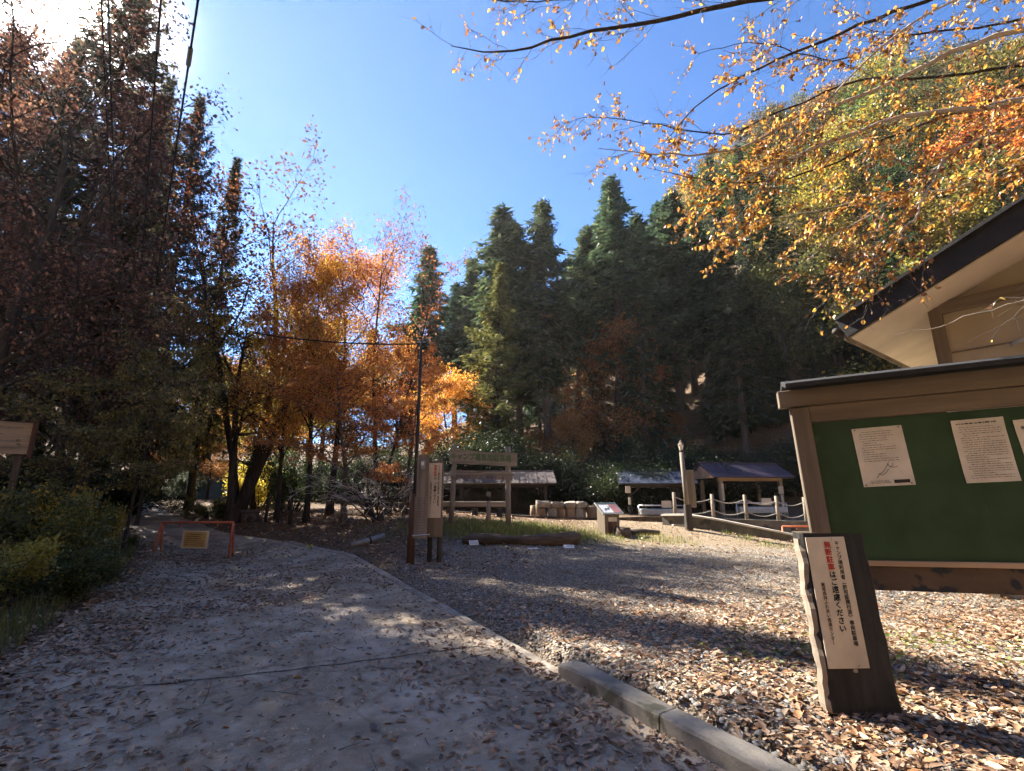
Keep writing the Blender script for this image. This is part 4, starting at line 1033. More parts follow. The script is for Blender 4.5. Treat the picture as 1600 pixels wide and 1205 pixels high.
# ------------------------------------------------------------------ 13. utility pole, wires
p8 = spot(645, 12.6)
t = thing('utility_pole', 'thin dark service pole rising through the orange maple leaves', 'pole', p8)
hp = zat(532, p8.y) - p8.z
MB().tube([(0,0,-.3),(0,0,hp)], [.055,.042], 8).build('pole', M['wood_dark'], t, True)
MB().tube([(-.12,0,hp-.05),(.12,0,hp-.05)], .02, 6).build('crossbar', M['steel'], t)
top_ = (p8.x, p8.y, p8.z+hp-.1); far_ = P(395, 520, 13.5)
def wire(name, label, a, b_, sag, r_, splices=()):
    a, b_ = Vector(a), Vector(b_); n = 24
    pt = lambda k: a + (b_-a)*k - Vector((0,0,sag*4*k*(1-k)))
    t = thing(name, label, 'wire', (0,0,0), 0, 'overhead wires')
    MB().tube([pt(i/n) for i in range(n+1)], r_, 5).build('cable', M['black'], t, True)
    for k in splices: MB().tube([pt(k), pt(k+.006)], r_*2.0, 6).build('splice', M['greymetal'], t)
    return t
wire('service_cable', 'thick black cable sagging between the service pole and the dark trunks', top_, far_, .12, .022)
wd = Vector((-.807,1.026,0)).normalized()
for u, v, hh, lab, sp_ in ((310,0,7.2,'outermost overhead wire against open blue sky, with a pale splice',(.318,)),(254,0,8.0,'second overhead wire, vanishing behind the tall cypress top',(.315,)),
                        (174,0,8.4,'overhead wire nearest the sun glare with a thick splice',(.312,)),(163,0,9.2,'thin overhead wire beside the thick spliced one in the glare',())):
    r_ = ray(u, v); tt = (hh-CH)/r_[2]; p = Vector((r_[0]*tt, r_[1]*tt, hh))
    wire('overhead_wire', lab, p - wd*16, p + wd*36, .25, .014, sp_)

# ------------------------------------------------------------------ 14. signboard in the dark trees, white fence, barrel, pipe
p9 = P(-28, 690, 8.6); p9.z = h1(p9.x, p9.y)
t = thing('direction_board', 'weathered plank signboard on posts in the dark bushes at the road bend', 'sign', p9, R(35))
z1, z0 = zat(657, p9.y)-p9.z, zat(708, p9.y)-p9.z
MB().box((0,0,(z0+z1)/2), (1.25,.05,z1-z0), bev=.006).build('board', M['wood_greyh'], t)
MB().box((.65,-.01,(z0+z1)/2), (.07,.08,z1-z0+.12), bev=.006).build('frame_side', M['wood_red'], t)
for x in (-.5, .5): MB().box((x,.07,z1/2-.2), (.1,.09,z1+.3), bev=.006).build('post', M['wood_dark'], t)
textlines('faded_lettering', -.55, .5, z1-.12, z0+.1, 4, -.028, M['inkgrey'], t, .03, np.random.default_rng(4), .5)
fa, fb_ = spot(372, 24), spot(428, 24)
t = thing('white_fence', 'low white slat fence catching sun beyond the leaning trunk', 'fence', fa, math.atan2(fb_.y-fa.y, fb_.x-fa.x))
Lf = (fb_-fa).length
for z in (.25,.5,.75,1.0): MB().box((Lf/2,0,z), (Lf,.03,.09), bev=.004).build('rail', M['white'], t)
for k in range(4): MB().box((Lf*k/3,.04,.5), (.08,.06,1.2), bev=.004).build('post', M['white'], t)
p = spot(390, 18); pt_ = thing('concrete_pipe_stub', 'dark stubby concrete pipe between the leaning trunk and thin posts', 'pipe', p)
MB().tube([(0,0,-.1),(0,0,.35)], [.32,.3], 12).build('pipe_body', M['wallcon'], pt_, True); MB().tube([(0,0,.3),(0,0,.42)], .34, 12).build('rim', M['wallcon'], pt_, True)
p = spot(575, 12.6); q = thing('drain_pipe', 'short pale grey pipe lying on the leafy bank', 'pipe', (p.x,p.y,p.z+.07), R(38)); q.rotation_euler = (0, R(-12), R(38))
MB().tube([(-.45,0,0),(.45,0,0)], .085, 12).build('pipe_body', M['greymetal'], q, True); MB().tube([(.02,0,0),(.07,0,0)], .10, 12).build('collar', M['wood_dark'], q, True)
for u, tt, v in ((415,17.5,770),(433,17,772),(452,16.5,764)):
    p = spot(u, tt); o = MB().tube([(0,0,-.2),(0,0,zat(v,p.y)-p.z)], [.06,.05], 8, wob=.04)
    if u == 415: lab = 'thin dark stake before the yellow bush, nearest the leaning trunk'
    elif u == 433: lab = 'thin dark stake standing in sunlit grass right of the yellow bush'
    else: lab = 'dark stake beside the glossy evergreen bush under the maple'
    tag(o.build('wooden_stake', M['wood_dark'], None, True), lab, 'stake').location = p
p = spot(335, 36); s_ = thing('teal_backdrop', 'dull teal hut far beyond the leaning trunks', 'backdrop', p, R(12))  # roofed box standing in for the bluish distant slope
hh = zat(722, p.y)-p.z
MB().box((0,0,hh/2-.2), (5.2,3,hh+.4)).build('wall', M['dull_teal'], s_)
MB().box((0,0,hh+.06), (5.6,3.4,.1), rot=(R(4),0,0)).build('roof', M['roof_dark'], s_)

# ------------------------------------------------------------------ trees
WOOD, CON = M['bark'], M['lf_conifer']
# --- cedars in the middle distance
CED = [conifer(101, 20, .27, .38, 3.1, 190, 9, 7, .50, irregular=.65), conifer(102, 20, .25, .46, 2.7, 170, 9, 7, .52, irregular=.7, tipr=.5), conifer(103, 20, .28, .32, 3.2, 240, 9, 7, .52, irregular=.75), conifer(104, 20, .24, .48, 2.3, 190, 9, 7, .46, tipr=.1, irregular=.6)]
def cedar(u, t, v, k, label, tint=(1,1,1), sx=1.0, mats=None, group='tall cedars on the slope', name='cedar_tree'):
    b_, hgt = spot_top(u, v, t)
    return plant(name, label, 'tree', b_, CED[k], mats or (M['bark_grey'], CON), random.uniform(0,6), hgt/20, tint, group, sx=sx)
cedars = [
 (684,40,382,3,'slim blue-green cedar alone in the gap right of the orange maples',(.8,1.15,1.1),1.15),
 (764,36,340,1,'pointed cedar leftmost in the main stand, leaning over the gate sign',(.9,1,.9),1.1),
 (738,39,398,3,'shorter cedar filling the left flank of the main stand',(.9,1.05,1),1.1),
 (851,35,308,0,'tallest looking cedar with a broad ragged top in the stand centre',(.95,1,.9),1.0),
 (812,37,352,2,'bushy cedar whose crown merges left of the broad ragged top',(1.05,1.05,.95),1.05),
 (890,38,362,1,'cedar crown tucked under the right shoulder of the broad ragged one',(.9,1,.95),1.05),
 (949,36,293,0,'dark spire cedar touching blue sky right of the notch',(.8,1,.95),1.05),
 (928,40,352,3,'slim cedar in the notch between two spires',(.8,1,.95),1.1),
 (985,39,338,2,'thick cedar close behind the dark spire, lower and rounder',(.8,.95,.9),1.05),
 (1012,50,318,3,'small far cedar tip peeking over the ridge near yellow leaves',(.75,1.05,1.15),1.2),
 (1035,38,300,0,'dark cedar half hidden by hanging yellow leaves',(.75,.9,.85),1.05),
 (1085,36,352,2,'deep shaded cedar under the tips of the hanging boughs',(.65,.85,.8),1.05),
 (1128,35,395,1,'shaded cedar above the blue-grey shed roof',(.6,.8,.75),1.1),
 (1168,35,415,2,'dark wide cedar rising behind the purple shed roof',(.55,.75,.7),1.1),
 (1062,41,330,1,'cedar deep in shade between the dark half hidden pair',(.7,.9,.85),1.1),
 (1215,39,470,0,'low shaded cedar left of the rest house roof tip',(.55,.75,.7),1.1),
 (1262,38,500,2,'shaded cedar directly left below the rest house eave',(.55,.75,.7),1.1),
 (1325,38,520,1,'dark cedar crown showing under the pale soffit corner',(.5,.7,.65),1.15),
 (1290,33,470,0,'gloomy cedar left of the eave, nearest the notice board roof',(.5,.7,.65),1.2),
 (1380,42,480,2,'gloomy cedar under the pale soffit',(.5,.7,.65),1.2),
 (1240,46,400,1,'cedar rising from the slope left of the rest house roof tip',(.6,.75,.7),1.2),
 (718,44,440,0,'distant cedar low between the slim lone one and the stand',(.8,1.05,1.05),1.1),
]
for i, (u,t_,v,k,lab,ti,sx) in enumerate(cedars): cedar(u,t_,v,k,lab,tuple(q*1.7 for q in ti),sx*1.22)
HIN0 = conifer(124, 14, .24, .06, 3.0, 200, 8, 7, .44, irregular=.7)
for i, (u,t_,v,lab) in enumerate(((1205,31,520,'low boughed dark conifer behind the purple shed roof'),(1262,30,490,'low boughed dark conifer right of the purple shed, left of the board'),(1330,30,470,'low boughed dark conifer just left of the gutter end'),(1118,33,540,'low boughed dark conifer upslope between the small sheds'),(1300,37,400,'tall dark conifer on the slope under the hanging golden leaves'))):
    b_, hgt = spot_top(u, v, t_); plant('cedar_tree', lab, 'tree', b_, HIN0, (M['bark_grey'], CON), i*1.7, hgt/14, (.75,.9,.8), 'low boughed conifers behind the sheds', sx=1.25)
# lighter cypress-like crown in front of the stand
HIN = [conifer(121, 18, .3, .16, 3.4, 260, 9, 8, .40, droop=-.1, irregular=.55), conifer(122, 16, .34, .12, 4.4, 330, 12, 8, .34, droop=-.35, irregular=.5, dead=20)]
b_ = spot(775, 31); hgt = zat(418, b_.y)-b_.z
plant('cypress_tree','grey-green sunlit cypress bushing out in front of the cedar stand','tree',b_,HIN[0],(WOOD,M['lf_olive']),1.0,hgt/18,(.9,.95,.85),sx=1.1)
b_ = spot(1232, 33); hgt = zat(430, b_.y)-b_.z
plant('ivy_clad_tree','slender ivy clad tree left of the rest house roof tip','tree',b_,conifer(123, 16, .2, .12, 1.1, 120, 6, 7, .34, droop=.2, irregular=.6),(M['bark_grey'],M['lf_green']),2.0,hgt/16,(1.5,1.5,1.2))

# --- the big dark trees on the left
HB = conifer(131, 18, .42, .20, 4.5, 420, 15, 9, .34, droop=-.30, irregular=.5, dead=26)
def bigc(u, t_, v, me, H, lab, rz__, tint, sx=1.0, m=None):
    b_, hgt = spot_top(u, v, t_)
    return plant('cypress_tree', lab, 'tree', b_, me, (WOOD, m or M['lf_hinoki']), rz__, hgt/H, tint, 'big cypresses on the left bank', sx=sx)
bigc(246, 13.6, 140, HB, 18, 'huge dark cypress with a thick trunk before the glaring sun', .5, (2.4,1.9,1.9), .55)
bigc(212, 16.5, -45, HIN[1], 16, 'tall cypress whose feathery top meets the frame under the wires', 2.2, (1.9,1.6,1.5), .72)
bigc(318, 19.0, 150, HIN[1], 16, 'lower cypress with drooping sprays bordering the open sky', 4.0, (1.6,1.5,1.3), .5)
bigc(120, 20.5, 55, HIN[1], 16, 'dim tall cypress between the russet branches, close to the sun glare', 3.1, (1.5,1.3,1.2), .7)
bigc(276, 26, 125, HIN[1], 16, 'tall cypress rising behind the thick trunk, just right of the highest one', 5.1, (1.4,1.3,1.15), .45)
bigc(372, 21.5, 255, HIN[0], 18, 'short dark cypress at the right end of the left wood', 1.1, (.45,.42,.4), .6)
bigc(20, 17.0, 60, HIN[1], 16, 'dim cypress behind the russet leaves at the frame edge', 1.0, (1.8,1.4,1.4), 1.0)
# russet broadleaf trees at the far left, small leaved
RUS = grow(201, 11, .2, .22, .46, 24, 7, 5, 23, (.092,.06), (.6,.25), jit=.22)
def btree(name, u, t_, v, me, H, lab, mats, rz__=0.0, tint=(1,1,1), sx=1.0, group=None, base=None, top=False):
    b_ = base or spot(u, t_); hgt = zat(v, b_.y)-b_.z
    if top: b_, hgt = spot_top(u, v, t_)
    return plant(name, lab, 'tree', b_, me, mats, rz__, hgt/H, tint, group, sx=sx)
btree('russet_tree', -95, 9.6, 70, RUS, 11, 'russet leaved tree at the frame edge glowing against the sun', (WOOD, M['lf_russet']), 0, (1.2,1.0,.95), .88)
btree('russet_tree', 70, 12.2, 370, RUS, 11, 'small russet tree in the gloom before the thick cypress trunk', (WOOD, M['lf_russet']), 2, (1.0,.85,.82), .95)
UND = grow(202, 6, .09, .18, .5, 16, 6, 4, 22, (.11,.07), (.35,.2), layered=True, jit=.14)
btree('understory_tree', 212, 16.2, 470, UND, 6, 'olive understorey tree with flecks of sunlit leaves by the cypress trunk', (WOOD, M['lf_olive']), 0, (1.5,1.3,1.0), .45)
btree('understory_tree', 190, 11.2, 520, UND, 6, 'low dim understorey tree between the trunk and the path gap', (WOOD, M['lf_olive']), 2.2, (1.2,1.1,.9), .5)
btree('understory_tree', 395, 21, 520, UND, 6, 'yellow-green understorey tree below the drooping sprays', (WOOD, M['lf_olive']), 4.2, (1.5,1.3,.7), .8)
btree('understory_tree', 60, 10.2, 560, UND, 6, 'dark understorey tree over the plank signboard', (WOOD, M['lf_olive']), 1.2, (1.1,.95,.9), 1.1)

# --- the autumn group
MAP = [grow(301, 9, .17, .24, .44, 20, 7, 4, 36, (.10,.07), (.5,.2), layered=True, jit=.17), grow(302, 10, .16, .28, .38, 20, 7, 4, 56, (.10,.065), (.75,.2), jit=.24), grow(303, 12, .15, .30, .30, 18, 6, 4, 11, (.12,.08), (.95,.18), shape='vase', forks=2, jit=.2)]
ORG, YEL, GLD = M['lf_orange'], M['lf_yellow'], M['lf_gold']
btree('beech_tree', 436, 19.5, 265, MAP[2], 12, 'tall sparse tree with dark red-brown tips against the blue sky', (WOOD, M['lf_redbrown']), .6, (1,1,1), 1.05, 'autumn trees beyond the barrier', top=True)
btree('maple_tree', 548, 17.6, 385, MAP[1], 10, 'bright orange rounded tree in the middle of the autumn group', (WOOD, ORG), 1.6, (1.0,.9,.8), .76, 'autumn trees beyond the barrier', top=True)
btree('beech_tree', 618, 18.2, 368, MAP[2], 12, 'thin topped orange tree by the lone blue-green cedar', (WOOD, M['lf_redbrown']), 2.9, (1.8,1.6,1.3), .75, 'autumn trees beyond the barrier', top=True)
btree('maple_tree', 535, 15.4, 560, MAP[0], 9, 'low spreading maple with flat orange layers over the leafy bank', (M['bark_grey'], ORG), .3, (1.0,.84,.8), .98, 'autumn trees beyond the barrier')
btree('maple_tree', 478, 16.6, 430, MAP[1], 10, 'amber tree with a thick dark trunk behind the flat orange layers', (WOOD, ORG), 4.0, (1.0,1.05,.8), .7, 'autumn trees beyond the barrier')
btree('leaning_tree', 362, 17.9, 430, grow(305, 10, .26, .30, .42, 18, 6, 4, 22, (.10,.065), (.6,.2), lean=(.12,0), jit=.2, forks=2), 10, 'dark leaning forked trunk with thin yellow-brown leaves beyond the barrier', (WOOD, YEL), 0, (.75,.72,.7), 1.0, 'autumn trees beyond the barrier')
btree('thin_tree', 432, 18, 520, MAP[1], 10, 'thin straight stem with golden leaves between the two thick trunks', (WOOD, YEL), 5.0, (.95,.85,.7), .8, 'autumn trees beyond the barrier')
btree('maple_tree', 632, 16.6, 545, MAP[0], 9, 'red-orange maple sprays spreading by the service pole', (M['bark_grey'], ORG), 2.3, (.95,.72,.68), .62, 'autumn trees beyond the barrier')
SM = grow(306, 6, .10, .22, .42, 16, 6, 4, 42, (.10,.07), (.6,.2), jit=.2)
for u,t_,v,lab,ti,mm in ((236,40,690,'small orange tree glowing at the end of the path',(1,.8,.6),ORG),(272,38,676,'golden tree at the end of the path, right of the glowing orange one',(1,.9,.8),YEL),(208,36,700,'pale leaved sapling at the bend of the path',(1.2,1.2,1.2),M['lf_olive']),
        (305,34,640,'slim dark stemmed tree behind the barrier top',(.7,.6,.5),ORG),(322,30,660,'crooked dark stemmed tree between the path and the leaning trunk',(.6,.55,.5),ORG),(290,44,735,'pinkish low tree before the teal hut',(.9,.6,.55),ORG)):
    btree('small_tree', u, t_, v, SM, 6, lab, (WOOD, mm), random.uniform(0,6), ti, 1.1, 'small trees along the far path')
# trees further down the valley, left part (real distance)
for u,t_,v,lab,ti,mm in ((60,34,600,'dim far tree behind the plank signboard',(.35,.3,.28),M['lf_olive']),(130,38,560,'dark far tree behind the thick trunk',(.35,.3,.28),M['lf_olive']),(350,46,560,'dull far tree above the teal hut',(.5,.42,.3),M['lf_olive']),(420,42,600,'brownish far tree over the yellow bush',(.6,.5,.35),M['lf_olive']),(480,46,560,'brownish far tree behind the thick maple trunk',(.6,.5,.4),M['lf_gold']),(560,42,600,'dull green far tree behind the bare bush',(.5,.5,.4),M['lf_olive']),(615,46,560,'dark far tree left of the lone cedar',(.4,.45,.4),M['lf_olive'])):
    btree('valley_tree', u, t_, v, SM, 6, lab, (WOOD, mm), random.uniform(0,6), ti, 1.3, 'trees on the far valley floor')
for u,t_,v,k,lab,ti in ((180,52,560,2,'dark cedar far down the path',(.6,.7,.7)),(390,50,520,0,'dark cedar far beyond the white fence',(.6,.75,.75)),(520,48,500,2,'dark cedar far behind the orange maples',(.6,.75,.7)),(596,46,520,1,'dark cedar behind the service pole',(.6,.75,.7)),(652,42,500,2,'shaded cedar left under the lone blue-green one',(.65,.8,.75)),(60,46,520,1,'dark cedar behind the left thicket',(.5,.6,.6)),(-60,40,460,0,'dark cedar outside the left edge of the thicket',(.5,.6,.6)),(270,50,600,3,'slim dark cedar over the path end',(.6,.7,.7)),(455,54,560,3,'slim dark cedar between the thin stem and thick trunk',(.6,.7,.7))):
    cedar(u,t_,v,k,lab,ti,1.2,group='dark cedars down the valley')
# yellow understory below the cedars
for u,t_,v,lab,ti,mm in ((895,33.5,640,'bright yellow bush-like tree under the cedar stand right of the bare trunks',(1,.9,.75),YEL),(770,34,655,'yellow low tree between the bare trunks left of centre',(.9,.75,.6),YEL),(972,35,505,'amber tree caught in a sun gap high in the stand',(.75,.6,.6),GLD),(1062,35,645,'dull gold tree in the shade over the lectern',(.6,.5,.5),GLD),(1120,45,650,'brown leaved tree between the two shed roofs',(.4,.36,.4),GLD),(700,33,590,'lime-lit evergreen left below the cypress',(1.3,1.3,.9),M['lf_olive']),(985,44,620,'ochre shrubby tree behind the stone hearth',(.55,.5,.5),GLD),(1195,46,610,'dull brown tree at the foot of the ivy clad one',(.45,.4,.4),GLD),(832,36,668,'low ochre tree directly over the gate sign',(.7,.6,.55),GLD)):
    btree('undergrowth_tree', u, t_, v, SM, 6, lab, (WOOD, mm), random.uniform(0,6), ti, .95, 'autumn undergrowth trees below the cedars')
SHR = [shrub(401, 1.0, 1.0, 18, 110, (.05,.03), 7), shrub(402, 1.2, 1.0, 20, 120, (.055,.032), 7), shrub(403, 1.0, 1.2, 18, 90, (.05,.028), 7)]
SHB = [shrub(411+i, 1.0, 1.0, 26, 150, (.032,.02), 9) for i in range(2)]
GRN, OLV = M['lf_green'], M['lf_olive']
def bush(u, t_, v, k, lab, mats, tint=(1,1,1), sx=1.0, group=None, name='bush'):
    b_ = spot(u, t_); hgt = max(.25, zat(v, b_.y)-b_.z)
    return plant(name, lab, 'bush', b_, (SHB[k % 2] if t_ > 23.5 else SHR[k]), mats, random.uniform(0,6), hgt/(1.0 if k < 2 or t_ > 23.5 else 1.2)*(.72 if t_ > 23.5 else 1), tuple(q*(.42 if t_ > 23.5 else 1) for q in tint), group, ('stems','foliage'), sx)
for u,t_,v,k,lab,ti,sx in ((1128,25,690,1,'broad evergreen bush between the two small sheds',(1,1.05,.9),1.3),(1065,27,668,0,'evergreen bush above the blue-grey roof',(.9,1,.9),1.2),(950,25,680,2,'glossy evergreen bush left of the blue-grey roof',(1.2,1.25,1.0),1.2),(905,27,700,1,'dark evergreen bush behind the stone hearth',(.9,.95,.85),1.4),(1188,27,680,1,'dark bush above the purple roof',(.8,.9,.8),1.4),(1250,25,690,0,'dark bush right of the purple shed',(.8,.9,.8),1.4),(720,27,660,1,'dark bush above the long seamed roof',(.9,.95,.85),1.4),(800,28,690,0,'low dark bush behind the gate sign',(.9,.95,.85),1.5),(1010,26,715,1,'low bush right behind the blue-grey roof',(1,1.05,.9),1.3),
        (660,25,690,1,'dark bush behind the notice post',(.7,.75,.7),1.4),(600,24,720,0,'dark bush behind the bare twigs',(.6,.65,.6),1.5),(1300,26,660,1,'dark bush behind the notice board post',(.7,.8,.75),1.5)):
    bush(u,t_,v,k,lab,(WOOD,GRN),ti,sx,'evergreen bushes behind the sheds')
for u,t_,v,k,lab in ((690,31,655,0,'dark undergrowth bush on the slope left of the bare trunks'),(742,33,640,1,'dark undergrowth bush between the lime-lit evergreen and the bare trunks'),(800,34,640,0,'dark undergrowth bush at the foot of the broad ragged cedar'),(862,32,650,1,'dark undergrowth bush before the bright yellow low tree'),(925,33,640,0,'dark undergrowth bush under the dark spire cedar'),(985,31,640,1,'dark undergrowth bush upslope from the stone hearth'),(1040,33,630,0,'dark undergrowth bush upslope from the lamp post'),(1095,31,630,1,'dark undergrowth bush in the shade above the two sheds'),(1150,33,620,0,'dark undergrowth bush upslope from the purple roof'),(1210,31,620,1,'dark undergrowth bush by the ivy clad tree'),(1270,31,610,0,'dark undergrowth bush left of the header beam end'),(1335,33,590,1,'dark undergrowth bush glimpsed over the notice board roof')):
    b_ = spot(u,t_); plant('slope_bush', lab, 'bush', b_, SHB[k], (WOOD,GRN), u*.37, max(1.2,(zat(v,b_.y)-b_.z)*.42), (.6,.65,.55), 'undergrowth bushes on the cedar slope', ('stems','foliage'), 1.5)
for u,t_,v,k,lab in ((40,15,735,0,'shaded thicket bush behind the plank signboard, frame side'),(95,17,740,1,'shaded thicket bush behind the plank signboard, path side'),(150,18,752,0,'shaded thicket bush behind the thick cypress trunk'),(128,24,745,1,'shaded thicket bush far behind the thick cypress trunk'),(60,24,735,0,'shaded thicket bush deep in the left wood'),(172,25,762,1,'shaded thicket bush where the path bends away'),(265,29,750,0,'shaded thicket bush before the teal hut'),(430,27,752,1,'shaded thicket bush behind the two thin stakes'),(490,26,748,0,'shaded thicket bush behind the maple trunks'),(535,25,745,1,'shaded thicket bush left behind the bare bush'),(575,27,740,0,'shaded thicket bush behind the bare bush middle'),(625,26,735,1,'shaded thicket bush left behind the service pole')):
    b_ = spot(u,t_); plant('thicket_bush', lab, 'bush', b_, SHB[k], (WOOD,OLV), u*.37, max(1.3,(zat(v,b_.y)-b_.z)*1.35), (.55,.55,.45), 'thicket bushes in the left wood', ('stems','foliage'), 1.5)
bush(452,20,690,2,'glossy evergreen bush under the maple, next to the yellow one',(WOOD,GRN),(1.2,1.2,1.2),.7)
bush(405,22,728,0,'round yellow bush catching the sun past the leaning trunk',(WOOD,YEL),(1.0,1.1,.8),1.0)
bush(330,19,778,1,'pale green bush at the foot of the leaning trunk',(WOOD,OLV),(.9,1,.8),1.2)
# hedge bank on the left
for u,t_,v,k,lab,ti,sx in ((5,7.8,780,1,'leafy bush at the frame edge under the signboard',(.85,.9,.6),1.0),(52,8.8,770,0,'bush with sunlit flecks below the thick trunk',(.8,.85,.6),.9),(100,10.8,785,1,'dim bush in the gloom before the trunk',(.7,.78,.6),.8),(158,12.0,795,0,'bush with pale leaf tips left of the barrier',(.85,.9,.6),.62),(205,12.6,850,1,'low bush just left of the barrier leg',(.8,.8,.6),.6),(-30,6.3,850,0,'low weedy bush at the lower left edge',(.6,.7,.5),1.2),(60,7.0,862,1,'low dark green bush on the verge, middle of the row',(.5,.62,.45),1.3),(128,8.3,868,0,'low dark bush where the verge meets fallen leaves',(.5,.6,.42),1.2),(165,9.8,862,1,'low shaded bush behind the verge near the barrier',(.55,.62,.45),.8),(-70,8.0,760,1,'tall dark bush outside the edge of the signboard',(.6,.65,.5),1.1)):
    bush(u,t_,v,k,lab,(WOOD,OLV if k else GRN),ti,sx,'bushes along the left verge')
p = spot(486, 12.6)
t = plant('seedling','tiny lime green seedling lit up on the leafy bank','plant',p,shrub(405,.22,.4,4,9,(.10,.07),2),(WOOD,M['lf_grass']),0,.55,(2.4,2.2,1.2),None,('stems','foliage'))
# bare twiggy bush
def bare_bush(seed, H):
    rg = np.random.default_rng(seed); T = Tubes(); T2 = Tubes()
    for i in range(16):
        g = rg.uniform(0,6.28); d = np.array([math.cos(g)*.8, math.sin(g)*.8, 1.0])
        b1 = poly(rg, np.array([0,0,-.1])+rg.normal(0,.1,3)*np.array([1,1,0]), d, H*rg.uniform(.8,1.2), 7, .13); T.add(b1, np.linspace(.025,.008,7), 5)
        for j in range(9):
            p_, dd = along(b1, rg.uniform(.25,.98)); b2 = poly(rg, p_, dd*[1,1,.3]+rg.normal(0,.5,3)*np.array([1,1,.5]), H*rg.uniform(.25,.55), 5, .18, -.02); T2.add(b2, np.linspace(.009,.004,5), 3)
            for k in range(3):
                p3, d3 = along(b2, rg.uniform(.2,.95)); T2.add(poly(rg, p3, d3+rg.normal(0,.6,3), H*rg.uniform(.08,.2), 3, .2), [.005,.004,.002], 3)
    return T.mesh('stem_mesh'), T2.mesh('twig_mesh')
plant('bare_bush','leafless bush with pale sunlit twigs under the maple sprays','bush',spot(588,15.4),bare_bush(7,2.4),(WOOD,M['twig_pale']),0,1.0,(1,1,1),None,('stems','twigs'))
plant('bare_bush','leafless twiggy bush further back beside the notice post','bush',spot(622,17.2),bare_bush(8,2.6),(WOOD,M['twig']),1,1.0,(1,1,1),None,('stems','twigs'))

# --- wooded hillside: individual trees
HT = [grow(501+i, 9, .16, .22, .40, 13, 4, 3, 52, (.20,.14), (.6,.25), jit=.40) for i in range(4)]
HC = [conifer(511, 13, .2, .2, 2.2, 110, 6, 5, .55), ]
PAL = [('golden broadleaf tree', M['lf_gold'], (1.1,1.0,.8)), ('yellow-olive broadleaf tree', M['lf_olive'], (1.9,1.6,1.0)), ('brown-leaved broadleaf tree', M['lf_olive'], (1.5,1.05,.9)), ('dull green broadleaf tree', M['lf_olive'], (.75,.85,.65)), ('rusty orange broadleaf tree', M['lf_orange'], (.5,.48,.5)), ('dark evergreen', M['lf_green'], (1.0,1.05,.95))]
WT = [.15,.22,.22,.20,.05,.16]
cnt = 0; rgh = np.random.default_rng(77); placed = []
LOC = ('low on the slope','midway up the slope','high on the slope','along the ridge')
SIDE = ('behind the cedar stand','between the cedars and the rest house','above the rest house roof tip','above the rest house roof','beyond the frame side of the roof')
for u_ in range(6000):
    if cnt >= 290: break
    az = R(rgh.uniform(-4, 56)); D = 33 + 72*rgh.uniform(0,1)**.75
    x, y = D*math.sin(az), D*math.cos(az)
    s_ = x*.447 + y*.894 - 28.5; c_ = x*.894 - y*.447
    if s_ < (4 if x > 9 else 9) or c_ < -45: continue
    md = 2.9 + D*.016
    if any((x-a)**2+(y-b)**2 < md*md for a, b in placed): continue
    z = h1(x, y)
    pu, pv, pt = proj((x, y, z+8))
    if pu > 1680: continue
    placed.append((x,y)); cnt += 1
    k = rgh.choice(6, p=WT); kind, mm, ti = PAL[k]
    if rgh.uniform() < .10: kind, mm, ti, me, H = 'slim conifer', CON, (.9,1,.9), HC[0], 13
    else: me, H = HT[rgh.integers(4)], 9
    if pu < 1215 and s_ < 30: kind, mm, ti, me, H = 'dark slope conifer', CON, (.95,1.05,.95), HC[0], 13
    j = rgh.uniform(.8,1.2,3)
    lab = kind + ' ' + LOC[0 if s_ < 16 else 1 if s_ < 30 else 2 if s_ < 44 else 3] + ', ' + SIDE[0 if pu < 1080 else 1 if pu < 1230 else 2 if pu < 1380 else 3 if pu < 1600 else 4]
    plant('hillside_tree', lab, 'tree', (x,y,z-.3), me, (M['bark_grey'], mm), rgh.uniform(0,6.28), rgh.uniform(.8,1.25), tuple(np.array(ti)*j), lab + ' (hillside)')

for i in range(34):  # unseen trees added behind the camera, tinted bright to bounce warm light
    x = -50 + 100*((i*.618) % 1) + rgh.normal(0,2); y = -13 - 34*((i*.381) % 1)
    kind, mm, ti = PAL[(0,1,2,3,0,1)[i % 6]]
    plant('bounce_slope_tree', kind + ' on the unseen slope added behind the camera for bounce light', 'tree', (x,y,h1(x,y)-.3), HT[i % 4], (M['bark_grey'], mm), i*1.3, 1.5, tuple(1.5*q for q in ti), kind + ' (added bounce slope)')

